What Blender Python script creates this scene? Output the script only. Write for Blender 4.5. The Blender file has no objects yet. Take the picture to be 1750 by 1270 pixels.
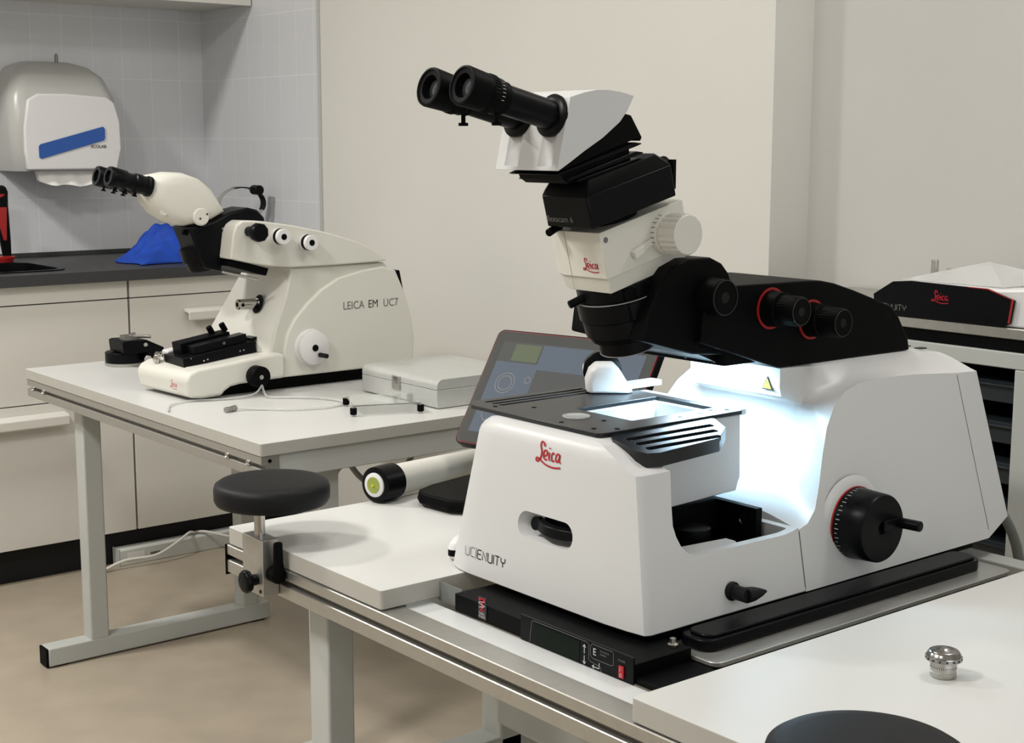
import bpy, bmesh, math, random
from mathutils import Vector, Matrix
random.seed(4)
PI = math.pi
C = bpy.context.scene.collection
S = bpy.context.scene

# ---------------------------------------------------------------- camera, world, lights
cam_d = bpy.data.cameras.new('camera'); cam = bpy.data.objects.new('camera', cam_d); C.objects.link(cam)
YAW, PITCH, ROLL, FPX = math.radians(51.0748), math.radians(8.8801), math.radians(0.0853), 2495.64
fw = Vector((math.cos(YAW)*math.cos(PITCH), math.sin(YAW)*math.cos(PITCH), -math.sin(PITCH)))
r0 = Vector((math.sin(YAW), -math.cos(YAW), 0)); u0 = r0.cross(fw)
rr = r0*math.cos(ROLL) + u0*math.sin(ROLL); uu = rr.cross(fw)
M = Matrix(((rr.x, uu.x, -fw.x, 0), (rr.y, uu.y, -fw.y, 0), (rr.z, uu.z, -fw.z, 1.35), (0, 0, 0, 1)))
cam.matrix_world = M
cam_d.sensor_width = 36.0; cam_d.lens = FPX/1750*36.0; cam_d.clip_start = 0.05
S.camera = cam
S.view_settings.view_transform = 'Standard'
S.view_settings.look = 'None'
S.view_settings.exposure = 0.0
S.view_settings.gamma = 1.0
S.view_settings.use_curve_mapping = False
w = bpy.data.worlds.new('room_ambient'); S.world = w; w.use_nodes = True
w.node_tree.nodes['Background'].inputs[0].default_value = (0.9, 0.93, 1.0, 1)
w.node_tree.nodes['Background'].inputs[1].default_value = 0.35

def area(name, loc, size, power, col=(1, .975, .93), rot=(0, 0, 0), sy=None):
    l = bpy.data.lights.new(name, 'AREA'); l.energy = power; l.color = col
    l.shape = 'RECTANGLE'; l.size = size; l.size_y = sy or size
    o = bpy.data.objects.new(name, l); C.objects.link(o); o.location = loc; o.rotation_euler = rot
    return o
area('ceiling_lamp_light', (0.15, 3.85, 2.78), 0.28, 54)
area('ceiling_lamp_light', (-0.35, 1.95, 2.78), 0.40, 48)
area('ceiling_lamp_light', (1.55, 2.30, 2.78), 0.45, 9)
area('ceiling_lamp_light', (-0.30, 0.65, 2.78), 0.30, 9)
area('ceiling_lamp_light', (2.30, 1.00, 2.78), 0.45, 13)
area('side_fill_light', (0.6, -2.15, 1.55), 3.4, 26, (.93, .97, 1.0), (math.radians(90), 0, 0), 1.6)  # added unseen soft fill from behind the camera, lifts the right-hand faces
area('microscope_lamp_light', (1.525, 1.45, 1.040), 0.05, 1.6, (0.48, 0.78, 1.0), (0, math.radians(-8), 0), 0.09)

# ---------------------------------------------------------------- materials
def mat(name, col, rough=0.5, metal=0.0, spec=0.5, bump=0.0, bscale=200.0, var=0.0, vscale=6.0, emit=None, es=0.0, trans=0.0, alpha=1.0, coat=0.0, ior=1.45):
    m = bpy.data.materials.new(name); m.use_nodes = True
    nt = m.node_tree; b = nt.nodes['Principled BSDF']
    b.inputs['Base Color'].default_value = (*col, 1)
    b.inputs['Roughness'].default_value = rough; b.inputs['Metallic'].default_value = metal
    b.inputs['Specular IOR Level'].default_value = spec; b.inputs['IOR'].default_value = ior
    b.inputs['Transmission Weight'].default_value = trans; b.inputs['Alpha'].default_value = alpha
    b.inputs['Coat Weight'].default_value = coat
    if emit: b.inputs['Emission Color'].default_value = (*emit, 1); b.inputs['Emission Strength'].default_value = es
    if bump or var:
        tc = nt.nodes.new('ShaderNodeTexCoord')
        if bump:
            n = nt.nodes.new('ShaderNodeTexNoise'); n.inputs['Scale'].default_value = bscale; n.inputs['Detail'].default_value = 3
            bp = nt.nodes.new('ShaderNodeBump'); bp.inputs['Strength'].default_value = bump; bp.inputs['Distance'].default_value = 0.002
            nt.links.new(tc.outputs['Object'], n.inputs['Vector']); nt.links.new(n.outputs['Fac'], bp.inputs['Height'])
            nt.links.new(bp.outputs['Normal'], b.inputs['Normal'])
        if var:
            n2 = nt.nodes.new('ShaderNodeTexNoise'); n2.inputs['Scale'].default_value = vscale; n2.inputs['Detail'].default_value = 4
            cr = nt.nodes.new('ShaderNodeValToRGB')
            cr.color_ramp.elements[0].position = .35; cr.color_ramp.elements[1].position = .65
            cr.color_ramp.elements[0].color = (*[c*(1-var) for c in col], 1); cr.color_ramp.elements[1].color = (*[min(1, c*(1+var)) for c in col], 1)
            nt.links.new(tc.outputs['Object'], n2.inputs['Vector']); nt.links.new(n2.outputs['Fac'], cr.inputs['Fac'])
            nt.links.new(cr.outputs['Color'], b.inputs['Base Color'])
    return m
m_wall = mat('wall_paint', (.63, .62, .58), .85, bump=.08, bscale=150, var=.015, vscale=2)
m_wallr = mat('wall_paint_recess', (.50, .492, .468), .85, bump=.08, bscale=150, var=.015, vscale=2)  # same wall paint set darker, the recess's dimmer tone is in the colour
m_ceil = mat('ceiling_paint', (.8, .79, .76), .9, var=.01)
m_floor = mat('floor_vinyl', (.375, .32, .25), .34, var=.05, vscale=9, spec=.4)
m_cab = mat('cabinet_laminate', (.66, .645, .60), .42, var=.01)
m_plinth = mat('black_plinth', (.008, .008, .009), .5, var=.1, spec=.3)
m_counter = mat('dark_worktop', (.045, .045, .047), .45, spec=.3, var=.12, vscale=300)
m_desk = mat('white_laminate', (.61, .61, .595), .36, var=.008)
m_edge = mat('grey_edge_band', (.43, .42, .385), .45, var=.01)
m_steel = mat('painted_steel', (.46, .475, .455), .38, var=.02)
m_alu = mat('brushed_aluminium', (.47, .46, .43), .36, .85, var=.03, vscale=60)
m_aludark = mat('groove_aluminium', (.25, .24, .22), .5, .6, var=.03)
m_tray = mat('white_metal_tray', (.74, .76, .76), .28, .15, var=.01)
m_plate = mat('satin_steel_plate', (.50, .50, .48), .30, .7, var=.04, vscale=25)
m_white = mat('instrument_white', (.60, .605, .605), .38, bump=.02, bscale=900, var=.004)
m_cream = mat('cream_enamel', (.66, .65, .59), .36, var=.006, bump=.02, bscale=700)
m_cream2 = mat('cream_enamel_band', (.59, .58, .52), .38, var=.006)
m_black = mat('black_plastic', (.0022, .0024, .0027), .5, bump=.05, bscale=1200, var=.1, spec=.07)
m_satin = mat('satin_black', (.003, .0035, .0045), .33, var=.1, spec=.13)
m_stage = mat('anodised_black_plate', (.007, .008, .010), .32, .0, bump=.03, bscale=2000, var=.05, spec=.45)
m_rubber = mat('black_rubber', (.0065, .007, .008), .5, spec=.22, bump=.15, bscale=900, var=.08)
m_red = mat('red_accent', (.33, .012, .012), .4, var=.02)
m_redtext = mat('red_logo', (.42, .008, .015), .5, var=.02)
m_redsw = mat('red_switch', (.36, .008, .02), .35, var=.02, emit=(.6, .01, .03), es=.03)
m_ink = mat('black_ink', (.02, .02, .02), .5, var=.05)
m_greyink = mat('grey_ink', (.14, .14, .13), .5, var=.05)
m_whiteink = mat('white_ink', (.55, .57, .57), .5, var=.02)
m_chrome = mat('chrome', (.50, .48, .46), .16, 1.0, var=.03)
m_knurl = mat('knurled_metal', (.40, .39, .37), .28, 1.0, bump=.5, bscale=900, var=.1)
m_knurl2 = mat('dark_polished_steel', (.34, .33, .32), .20, 1.0, var=.05)
m_glass = mat('eyepiece_glass', (.03, .035, .04), .03, spec=1.0, coat=1.0, var=.02)
m_blue = mat('blue_label', (.02, .09, .36), .4, var=.02)
m_cloth = mat('blue_cloth', (.006, .055, .40), .75, bump=.5, bscale=160, var=.15, vscale=25)
m_disp = mat('translucent_grey_plastic', (.44, .44, .42), .3, var=.01)
m_dispw = mat('white_plastic', (.70, .69, .69), .38, var=.01)
m_paper = mat('paper', (.85, .84, .80), .8, bump=.3, bscale=60, var=.02)
m_green = mat('green_board', (.28, .33, .07), .5, var=.06, vscale=60)
m_yellow = mat('warning_yellow', (.75, .62, .04), .5, var=.02)
m_screen = mat('screen_glass', (.055, .058, .058), .07, spec=.9, coat=.6, var=.02)
m_ui = mat('screen_blue', (.02, .03, .045), .08, emit=(.27, .31, .37), es=.36, var=.01, coat=.6)  # screen emission greyed and lightened to imitate the wall's reflection
m_ui2 = mat('screen_green', (.02, .03, .02), .08, emit=(.34, .38, .24), es=.34, var=.01, coat=.6)
m_ui3 = mat('screen_panel', (.02, .02, .02), .08, emit=(.24, .25, .25), es=.30, var=.01, coat=.6)
m_case = mat('silver_case', (.58, .59, .57), .34, .35, var=.02, vscale=50)
m_clear = mat('clear_acrylic', (.93, .95, .93), .04, trans=.9, spec=.5, ior=1.15, var=.003)
m_clear2 = mat('cloudy_plastic', (.86, .87, .86), .18, trans=.72, ior=1.05, var=.01)
m_cable = mat('white_cable', (.72, .71, .66), .45, var=.02)
m_line = mat('dull_edge_line', (.06, .06, .06), .4, var=.02)
m_gcable = mat('grey_cable', (.17, .18, .17), .45, var=.02)
m_strap = mat('grey_strap', (.30, .31, .30), .6, bump=.2, var=.05)
m_led = mat('led_panel', (.9, .95, 1), .4, emit=(.72, .87, 1.0), es=20, var=.002)
m_lcd = mat('dark_lcd', (.003, .007, .004), .35, spec=.1, var=.05)
m_drawer = mat('dark_drawer', (.022, .028, .033), .35, var=.1)
m_duct = mat('duct_plastic', (.56, .57, .54), .45, var=.02)

def tile_mat():
    m = bpy.data.materials.new('wall_tiles'); m.use_nodes = True; nt = m.node_tree; b = nt.nodes['Principled BSDF']
    tc = nt.nodes.new('ShaderNodeTexCoord'); sp = nt.nodes.new('ShaderNodeSeparateXYZ'); ad = nt.nodes.new('ShaderNodeMath'); ad.operation = 'SUBTRACT'
    cb = nt.nodes.new('ShaderNodeCombineXYZ'); nt.links.new(tc.outputs['Object'], sp.inputs[0])
    nt.links.new(sp.outputs['X'], ad.inputs[0]); nt.links.new(sp.outputs['Y'], ad.inputs[1])
    sub = nt.nodes.new('ShaderNodeMath'); sub.operation = 'SUBTRACT'; sub.inputs[1].default_value = 0.945
    nt.links.new(sp.outputs['Z'], sub.inputs[0])
    nt.links.new(ad.outputs[0], cb.inputs['X']); nt.links.new(sub.outputs[0], cb.inputs['Y'])
    br = nt.nodes.new('ShaderNodeTexBrick'); nt.links.new(cb.outputs[0], br.inputs['Vector'])
    br.offset = 0.0; br.inputs['Scale'].default_value = 1.0
    br.inputs['Brick Width'].default_value = .110; br.inputs['Row Height'].default_value = .21
    br.inputs['Mortar Size'].default_value = .0013; br.inputs['Mortar Smooth'].default_value = .3
    br.inputs['Color1'].default_value = (.63, .64, .66, 1); br.inputs['Color2'].default_value = (.61, .62, .64, 1); br.inputs['Mortar'].default_value = (.73, .74, .75, 1)
    br2 = nt.nodes.new('ShaderNodeTexBrick'); nt.links.new(cb.outputs[0], br2.inputs['Vector'])
    br2.offset = 0.5; br2.inputs['Scale'].default_value = 1.0
    br2.inputs['Brick Width'].default_value = .055; br2.inputs['Row Height'].default_value = .105
    br2.inputs['Mortar Size'].default_value = .0009; br2.inputs['Mortar Smooth'].default_value = .6
    br2.inputs['Color1'].default_value = (1, 1, 1, 1); br2.inputs['Color2'].default_value = (.985, .985, .985, 1); br2.inputs['Mortar'].default_value = (1.07, 1.07, 1.05, 1)
    mx = nt.nodes.new('ShaderNodeMix'); mx.data_type = 'RGBA'; mx.blend_type = 'MULTIPLY'; mx.inputs[0].default_value = 1
    nt.links.new(br.outputs['Color'], mx.inputs[6]); nt.links.new(br2.outputs['Color'], mx.inputs[7]); nt.links.new(mx.outputs[2], b.inputs['Base Color'])
    bp = nt.nodes.new('ShaderNodeBump'); bp.inputs['Strength'].default_value = .35; bp.inputs['Distance'].default_value = .002; bp.invert = True
    nt.links.new(br.outputs['Fac'], bp.inputs['Height']); nt.links.new(bp.outputs['Normal'], b.inputs['Normal'])
    b.inputs['Roughness'].default_value = .38
    return m
m_tile = tile_mat()

# ---------------------------------------------------------------- mesh helpers
def newbm(): return bmesh.new()
def box(bm, x0, x1, y0, y1, z0, z1, mtx=None):
    vs = [bm.verts.new(Vector(p)) for p in ((x0,y0,z0),(x1,y0,z0),(x1,y1,z0),(x0,y1,z0),(x0,y0,z1),(x1,y0,z1),(x1,y1,z1),(x0,y1,z1))]
    for f in ((0,3,2,1),(4,5,6,7),(0,1,5,4),(1,2,6,5),(2,3,7,6),(3,0,4,7)): bm.faces.new([vs[i] for i in f])
    if mtx is not None: bmesh.ops.transform(bm, matrix=mtx, verts=vs)
    return vs
def prism(bm, pts, f0, f1):
    """pts: 2D list; f0, f1 map a 2D point to 3D at both ends"""
    a = [bm.verts.new(Vector(f0(p))) for p in pts]; b = [bm.verts.new(Vector(f1(p))) for p in pts]; n = len(pts)
    bm.faces.new(a); bm.faces.new(list(reversed(b)))
    for i in range(n): bm.faces.new((a[i], b[i], b[(i+1) % n], a[(i+1) % n]))
    return a + b
def prismY(bm, pts, y0, y1): return prism(bm, pts, lambda p: (p[0], y0, p[1]), lambda p: (p[0], y1, p[1]))
def prismZ(bm, pts, z0, z1): return prism(bm, pts, lambda p: (p[0], p[1], z0), lambda p: (p[0], p[1], z1))
def prismX(bm, pts, x0, x1): return prism(bm, pts, lambda p: (x0, p[0], p[1]), lambda p: (x1, p[0], p[1]))
def basis(d):
    d = Vector(d).normalized(); a = Vector((0, 0, 1)) if abs(d.z) < .9 else Vector((1, 0, 0))
    x = d.cross(a).normalized(); y = d.cross(x).normalized(); return x, y, d
def lathe(bm, o, d, prof, n=48, cap=True, flute=None):
    """prof: (distance along d, radius)"""
    x, y, d = basis(d); o = Vector(o); rings = []
    for k, (h, r) in enumerate(prof):
        ring = []
        for i in range(n):
            a = 2*PI*i/n; q = r
            if flute and k in flute[1] and i % 2: q = r*flute[0]
            ring.append(bm.verts.new(o + d*h + (x*math.cos(a) + y*math.sin(a))*q))
        rings.append(ring)
    for k in range(len(rings)-1):
        A, B = rings[k], rings[k+1]
        for i in range(n): bm.faces.new((A[i], A[(i+1) % n], B[(i+1) % n], B[i]))
    if cap:
        bm.faces.new(list(reversed(rings[0]))); bm.faces.new(rings[-1])
    return rings
def cyl(bm, a, b, r, r2=None, n=32):
    a = Vector(a); b = Vector(b); return lathe(bm, a, b-a, [(0, r), ((b-a).length, r if r2 is None else r2)], n)
def rcyl(bm, a, b, r, e=.001, n=40, flute=None):
    a = Vector(a); b = Vector(b); L = (b-a).length
    return lathe(bm, a, b-a, [(0, r-e), (e, r), (L-e, r), (L, r-e)], n, flute=flute)
def ringm(bm, o, d, r_in, r_out, h, n=48):
    x, y, d = basis(d); o = Vector(o); R = []
    for (hh, r) in ((0, r_in), (0, r_out), (h, r_out), (h, r_in)):
        R.append([bm.verts.new(o+d*hh+(x*math.cos(2*PI*i/n)+y*math.sin(2*PI*i/n))*r) for i in range(n)])
    for k in range(4):
        A, B = R[k], R[(k+1) % 4]
        for i in range(n): bm.faces.new((A[i], A[(i+1) % n], B[(i+1) % n], B[i]))
def cr(pts, k=6, closed=False):
    P = [Vector(p) for p in pts]; n = len(P); out = []
    rng = range(n) if closed else range(n-1)
    for i in rng:
        if closed: a, b, c, d = P[(i-1) % n], P[i], P[(i+1) % n], P[(i+2) % n]
        else: a, b, c, d = P[max(i-1, 0)], P[i], P[i+1], P[min(i+2, n-1)]
        for j in range(k):
            t = j/k; out.append(.5*((2*b)+(c-a)*t+(2*a-5*b+4*c-d)*t*t+(3*b-a-3*c+d)*t**3))
    if not closed: out.append(P[-1])
    return out
def tube(bm, pts, r, n=10, k=6):
    P = cr(pts, k); rings = []; up = Vector((0, 0, 1))
    for i, p in enumerate(P):
        d = (P[min(i+1, len(P)-1)] - P[max(i-1, 0)]).normalized()
        x = d.cross(up); x = x.normalized() if x.length > 1e-3 else Vector((1, 0, 0)); y = d.cross(x)
        rings.append([bm.verts.new(p+(x*math.cos(2*PI*j/n)+y*math.sin(2*PI*j/n))*r) for j in range(n)])
    for A, B in zip(rings, rings[1:]):
        for j in range(n): bm.faces.new((A[j], A[(j+1) % n], B[(j+1) % n], B[j]))
    bm.faces.new(list(reversed(rings[0]))); bm.faces.new(rings[-1])
def loft(bm, rings, cap=True):
    V = [[bm.verts.new(Vector(p)) for p in r] for r in rings]; n = len(rings[0])
    for A, B in zip(V, V[1:]):
        for j in range(n): bm.faces.new((A[j], A[(j+1) % n], B[(j+1) % n], B[j]))
    if cap: bm.faces.new(list(reversed(V[0]))); bm.faces.new(V[-1])
    return V
def rrect(x0, x1, y0, y1, r, n=5):
    out = []
    for cx, cy, a in ((x1-r, y0+r, -90), (x1-r, y1-r, 0), (x0+r, y1-r, 90), (x0+r, y0+r, 180)):
        for i in range(n+1):
            t = math.radians(a+90*i/n); out.append((cx+r*math.cos(t), cy+r*math.sin(t)))
    return out
def ribbon(bm, pts, wd, o, ux, uy, k=5, smooth=True, z=0.0):
    """flat stroke of width wd along 2D pts, laid in the plane o + a*ux + b*uy"""
    P = cr([(p[0], p[1], 0) for p in pts], k) if smooth else [Vector((p[0], p[1], 0)) for p in pts]
    o = Vector(o); ux = Vector(ux); uy = Vector(uy); nz = ux.cross(uy).normalized()*z; prev = None
    for i, p in enumerate(P):
        d = (P[min(i+1, len(P)-1)] - P[max(i-1, 0)]); d = d.normalized() if d.length > 0 else Vector((1, 0, 0))
        nn = Vector((-d.y, d.x, 0))*wd/2; a = p+nn; b = p-nn
        cur = (bm.verts.new(o+ux*a.x+uy*a.y+nz), bm.verts.new(o+ux*b.x+uy*b.y+nz))
        if prev: bm.faces.new((prev[0], prev[1], cur[1], cur[0]))
        prev = cur

ORIGIN = {}
def obj(name, bm, m, parent=None, bevel=0.0, smooth=40, seg=2, fix=True, keep=False):
    if fix: bmesh.ops.recalc_face_normals(bm, faces=bm.faces)
    me = bpy.data.meshes.new(name); bm.to_mesh(me); bm.free(); me.materials.append(m)
    o = bpy.data.objects.new(name, me); C.objects.link(o)
    if parent is not None:
        root = parent
        while root.parent: root = root.parent
        off = ORIGIN.get(root.name, Vector((0, 0, 0)))
        me.transform(Matrix.Translation(-off)); o.parent = parent
    elif not keep:
        xs = [v.co for v in me.vertices]
        lo = [min(c[i] for c in xs) for i in range(3)]; hi = [max(c[i] for c in xs) for i in range(3)]
        off = Vector(((lo[0]+hi[0])/2, (lo[1]+hi[1])/2, lo[2])); me.transform(Matrix.Translation(-off)); o.location = off
        ORIGIN[o.name] = off
    if smooth:
        for p in me.polygons: p.use_smooth = True
        try: me.set_sharp_from_angle(angle=math.radians(smooth))
        except Exception: pass
    if bevel:
        md = o.modifiers.new('bevel', 'BEVEL'); md.width = bevel; md.segments = seg; md.limit_method = 'ANGLE'; md.angle_limit = math.radians(32)
        md.harden_normals = False
    return o
def cut(o, *cutters):
    for bm in cutters:
        bmesh.ops.recalc_face_normals(bm, faces=bm.faces)
        me = bpy.data.meshes.new('cutter'); bm.to_mesh(me); bm.free()
        c = bpy.data.objects.new('cutter', me); C.objects.link(c); c.matrix_world = Matrix.Identity(4)
        bpy.context.view_layer.update()
        md = o.modifiers.new('b', 'BOOLEAN'); md.operation = 'DIFFERENCE'; md.object = c; md.solver = 'EXACT'
        dg = bpy.context.evaluated_depsgraph_get(); ne = bpy.data.meshes.new_from_object(o.evaluated_get(dg))
        o.modifiers.clear(); old = o.data; o.data = ne; bpy.data.objects.remove(c); bpy.data.meshes.remove(old)
    for p in o.data.polygons: p.use_smooth = True
    o.data.set_sharp_from_angle(angle=math.radians(40))
    return o
def bev(o, wd, seg=2):
    md = o.modifiers.new('bevel', 'BEVEL'); md.width = wd; md.segments = seg; md.limit_method = 'ANGLE'; md.angle_limit = math.radians(35)
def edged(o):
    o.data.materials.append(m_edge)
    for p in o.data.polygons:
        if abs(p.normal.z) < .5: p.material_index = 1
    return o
def thing(name, label, cat, loc, group=None):
    o = bpy.data.objects.new(name, None); C.objects.link(o); o.location = loc; o.empty_display_size = .05
    o['label'] = label; o['category'] = cat
    if group: o['group'] = group
    ORIGIN[o.name] = Vector(loc)
    return o
def tag(o, label, cat, group=None, kind=None):
    o['label'] = label; o['category'] = cat
    if group: o['group'] = group
    if kind: o['kind'] = kind
    return o
def struct(name, bm, m, **k):
    o = obj(name, bm, m, **k); o['kind'] = 'structure'; return o
def lab(o, t): o['label'] = t; return o
def bbox(name, x0, x1, y0, y1, z0, z1, m, parent=None, bevel=0.0, **k):
    bm = newbm(); box(bm, x0, x1, y0, y1, z0, z1); return obj(name, bm, m, parent, bevel=bevel, **k)
def text(name, s, size, o, ux, uy, m, parent, align='LEFT', bold=0.0, sx=1.0):
    cu = bpy.data.curves.new(name, 'FONT'); cu.body = s; cu.size = size; cu.align_x = align; cu.offset = bold; cu.resolution_u = 3
    to = bpy.data.objects.new('t', cu); C.objects.link(to); bpy.context.view_layer.update()
    dg = bpy.context.evaluated_depsgraph_get(); me = bpy.data.meshes.new_from_object(to.evaluated_get(dg))
    bpy.data.objects.remove(to)
    ux = Vector(ux).normalized(); uy = Vector(uy).normalized(); nz = ux.cross(uy)
    mt = Matrix(((ux.x*sx, uy.x, nz.x, o[0]), (ux.y*sx, uy.y, nz.y, o[1]), (ux.z*sx, uy.z, nz.z, o[2]), (0, 0, 0, 1)))
    root = parent
    while root.parent: root = root.parent
    me.transform(mt); me.transform(Matrix.Translation(-ORIGIN[root.name])); me.materials.clear(); me.materials.append(m); me.name = name
    ob = bpy.data.objects.new(name, me); C.objects.link(ob); ob.parent = parent
    return ob
def leica(parent, o, ux, uy, wd, m=None, sub=None):
    bm = newbm(); ux = Vector(ux).normalized()*wd; uy = Vector(uy).normalized()*wd*.74
    st = [([(.33,.80),(.30,.93),(.21,.95),(.17,.82),(.22,.62),(.20,.40),(.10,.24),(.02,.24),(.03,.34),(.13,.33),(.27,.23),(.46,.15),(.72,.12),(1.0,.17)], .06),
          ([(.31,.45),(.43,.52),(.43,.66),(.34,.66),(.30,.50),(.35,.35),(.46,.36)], .055), ([(.53,.63),(.52,.42),(.58,.34)], .06), ([(.535,.76),(.545,.80)], .07),
          ([(.74,.60),(.67,.64),(.62,.50),(.66,.35),(.75,.38)], .055), ([(.94,.62),(.85,.64),(.79,.48),(.84,.35),(.91,.44),(.95,.64)], .055), ([(.95,.62),(.94,.40),(1.0,.34)], .055)]
    for p, wdt in st: ribbon(bm, p, wdt, o, ux, uy)
    return obj('logo', bm, m or m_redtext, parent, fix=False, smooth=0)
def enuity(parent, o, ux, uy, h, m, part='both'):
    ux = Vector(ux).normalized()*h; uy = Vector(uy).normalized()*h; bm = newbm(); x = 0
    G = {'U': ([[(0,1),(0,.12),(.12,0),(.6,0),(.72,.12),(.72,1)]], .72), 'C': ([[(.7,1),(.12,1),(0,.88),(0,.12),(.12,0),(.7,0)]], .7), '|': ([[(0,-.15),(0,1.15)]], 0),
         'E': ([[(.66,1),(.1,1),(0,.88),(0,.12),(.1,0),(.66,0)], [(0,.52),(.6,.52)]], .66), 'N': ([[(0,0),(0,1),(.7,0),(.7,1)]], .7), 'I': ([[(0,0),(0,1)]], 0),
         'T': ([[(0,1),(.76,1)], [(.38,1),(.38,0)]], .76), 'Y': ([[(0,1),(0,.62),(.1,.5),(.6,.5),(.7,.62),(.7,1)], [(.35,.5),(.35,0)]], .7)}
    for i, ch in enumerate('UC|ENUITY'):
        g, a = G[ch]
        for s in g: ribbon(bm, [(x+p[0], p[1]) for p in s], .07 if i < 3 else .13, o, ux, uy, smooth=False)
        x += a + .26
    return obj('lettering', bm, m, parent, fix=False, smooth=0)

# ================================================================ ROOM
XW, YW, CZ = 2.567, 5.004, 2.80
bm = newbm(); box(bm, -2.2, 2.95, -2.2, YW+.15, -.1, 0); struct('floor', bm, m_floor, smooth=0)
bm = newbm(); box(bm, -2.2, 2.95, -2.2, YW+.15, CZ, CZ+.1); struct('ceiling', bm, m_ceil, smooth=0)
bm = newbm(); box(bm, -2.2, XW+.01, YW, YW+.15, 0, CZ)
struct('wall_back', bm, m_tile, smooth=0, keep=True)
bm = newbm(); box(bm, XW, 2.95, 4.18, YW+.15, 0, CZ); struct('wall_side_tiled', bm, m_tile, smooth=0, keep=True)
bm = newbm(); box(bm, XW, 2.95, 2.24, 4.18, 0, CZ); struct('wall_right', bm, m_wall, smooth=0)
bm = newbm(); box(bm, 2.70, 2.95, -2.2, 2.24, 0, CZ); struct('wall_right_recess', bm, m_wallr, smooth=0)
bm = newbm(); box(bm, -2.3, -2.2, -2.2, YW+.15, 0, CZ); struct('wall_left', bm, m_wall, smooth=0)
bm = newbm(); box(bm, -2.2, 2.95, -2.3, -2.2, 0, CZ); struct('wall_front', bm, m_wall, smooth=0)
bm = newbm(); box(bm, XW-.006, XW+.001, 4.172, 4.187, .957, CZ); struct('trim_1', bm, m_steel, smooth=0)

# ---------------------------------------------------------------- kitchen run
FY = 4.342
bm = newbm(); box(bm, .2, XW, 4.382, 4.42, 0, .109); struct('baseboard_back', bm, m_plinth, smooth=0)
wt = thing('worktop', 'dark grey worktop with a sink along the tiled wall', 'worktop', (1.5, 4.67, .923))
bm = newbm()
SX0, SX1, SY0, SY1 = 1.20, 1.775, 4.42, 4.76
box(bm, .2, SX0, FY-.03, YW, .923, .957); box(bm, SX1, XW, FY-.03, YW, .923, .957); box(bm, SX0, SX1, FY-.03, SY0, .923, .957); box(bm, SX0, SX1, SY1, YW, .923, .957)
obj('slab', bm, m_counter, wt, smooth=0)
bm = newbm(); box(bm, .2, XW, YW-.012, YW-.0005, .957, .972); obj('upstand', bm, m_counter, wt, bevel=.001)
sk = thing('sink', 'black sink bowl let into the dark worktop at left edge', 'sink', (1.49, 4.59, .80))
bm = newbm(); R1 = rrect(SX0+.002, SX1-.002, SY0+.002, SY1-.002, .06); R2 = rrect(SX0+.05, SX1-.05, SY0+.04, SY1-.04, .05); R0 = rrect(SX0-.018, SX1+.012, SY0-.018, SY1+.018, .06)
loft(bm, [[(p[0], p[1], .9575) for p in R0], [(p[0], p[1], .961) for p in R0], [(p[0], p[1], .9605) for p in R1], [(p[0], p[1], .85) for p in R1], [(p[0], p[1], .815) for p in R2]], cap=False)
vs = [bm.verts.new((p[0], p[1], .815)) for p in R2]; bm.faces.new(vs)
obj('bowl', bm, m_satin, sk)
bm = newbm(); lathe(bm, (1.45, 4.59, .816), (0, 0, 1), [(0, .04), (.003, .04), (.004, .03), (.002, .01)], 32); obj('drain', bm, m_chrome, sk)
# cabinets
def cabinet(name, label, x0, x1, zs, handles):
    t = thing(name, label, 'cabinet', ((x0+x1)/2, 4.66, .109), 'base cabinets under the worktop')
    bbox('body', x0+.001, x1-.001, FY+.02, YW-.02, .110, .806, m_cab, t)
    g = .0017
    for i, (a, b, nm) in enumerate(zs):
        bm = newbm(); box(bm, x0+g, x1-g, FY, FY+.019, a+g, b-g); d = obj(nm, bm, m_cab, t, bevel=.0012)
        if handles.get(i):
            hx0, hx1, hz = handles[i]
            bm = newbm(); pts = [(FY-.001, hz+.008), (FY-.034, hz+.004), (FY-.040, hz-.002), (FY-.040, hz-.028), (FY-.035, hz-.032), (FY-.033, hz-.008), (FY-.001, hz-.004)]
            prismX(bm, pts, hx0, hx1); h = obj('handle', bm, m_cab, d, bevel=.002)
    return t
cabinet('base_cabinet', 'cream base cabinet under the sink, left of the cabinet seam', 1.05, 1.945, [(.110, .557, 'door'), (.557, .864, 'drawer'), (.864, .922, 'fascia')], {0: (1.20, 1.722, .520)})
cabinet('base_cabinet', 'cream base cabinet right of the seam, behind the older microscope', 1.949, XW-.002, [(.110, .667, 'door'), (.667, .864, 'drawer'), (.864, .922, 'fascia')], {0: (2.20, 2.45, .60), 1: (2.135, 2.40, .812)})
cabinet('base_cabinet', 'cream base cabinet at the far left end of the worktop', .2, 1.046, [(.110, .557, 'door'), (.557, .864, 'drawer'), (.864, .922, 'fascia')], {})
uc = thing('wall_cabinet', 'white wall cabinet hung above the worktop, underside visible', 'cabinet', (1.5, 4.8, 1.82))
bbox('body', 1.0, XW-.002, 4.637, YW, 1.825, 2.5, m_cab, uc, bevel=.001)
bbox('door', 1.0, 1.76, 4.617, 4.636, 1.82, 2.5, m_cab, uc, bevel=.001)
bbox('door', 1.763, XW-.004, 4.617, 4.636, 1.82, 2.5, m_cab, uc, bevel=.001)
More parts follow.
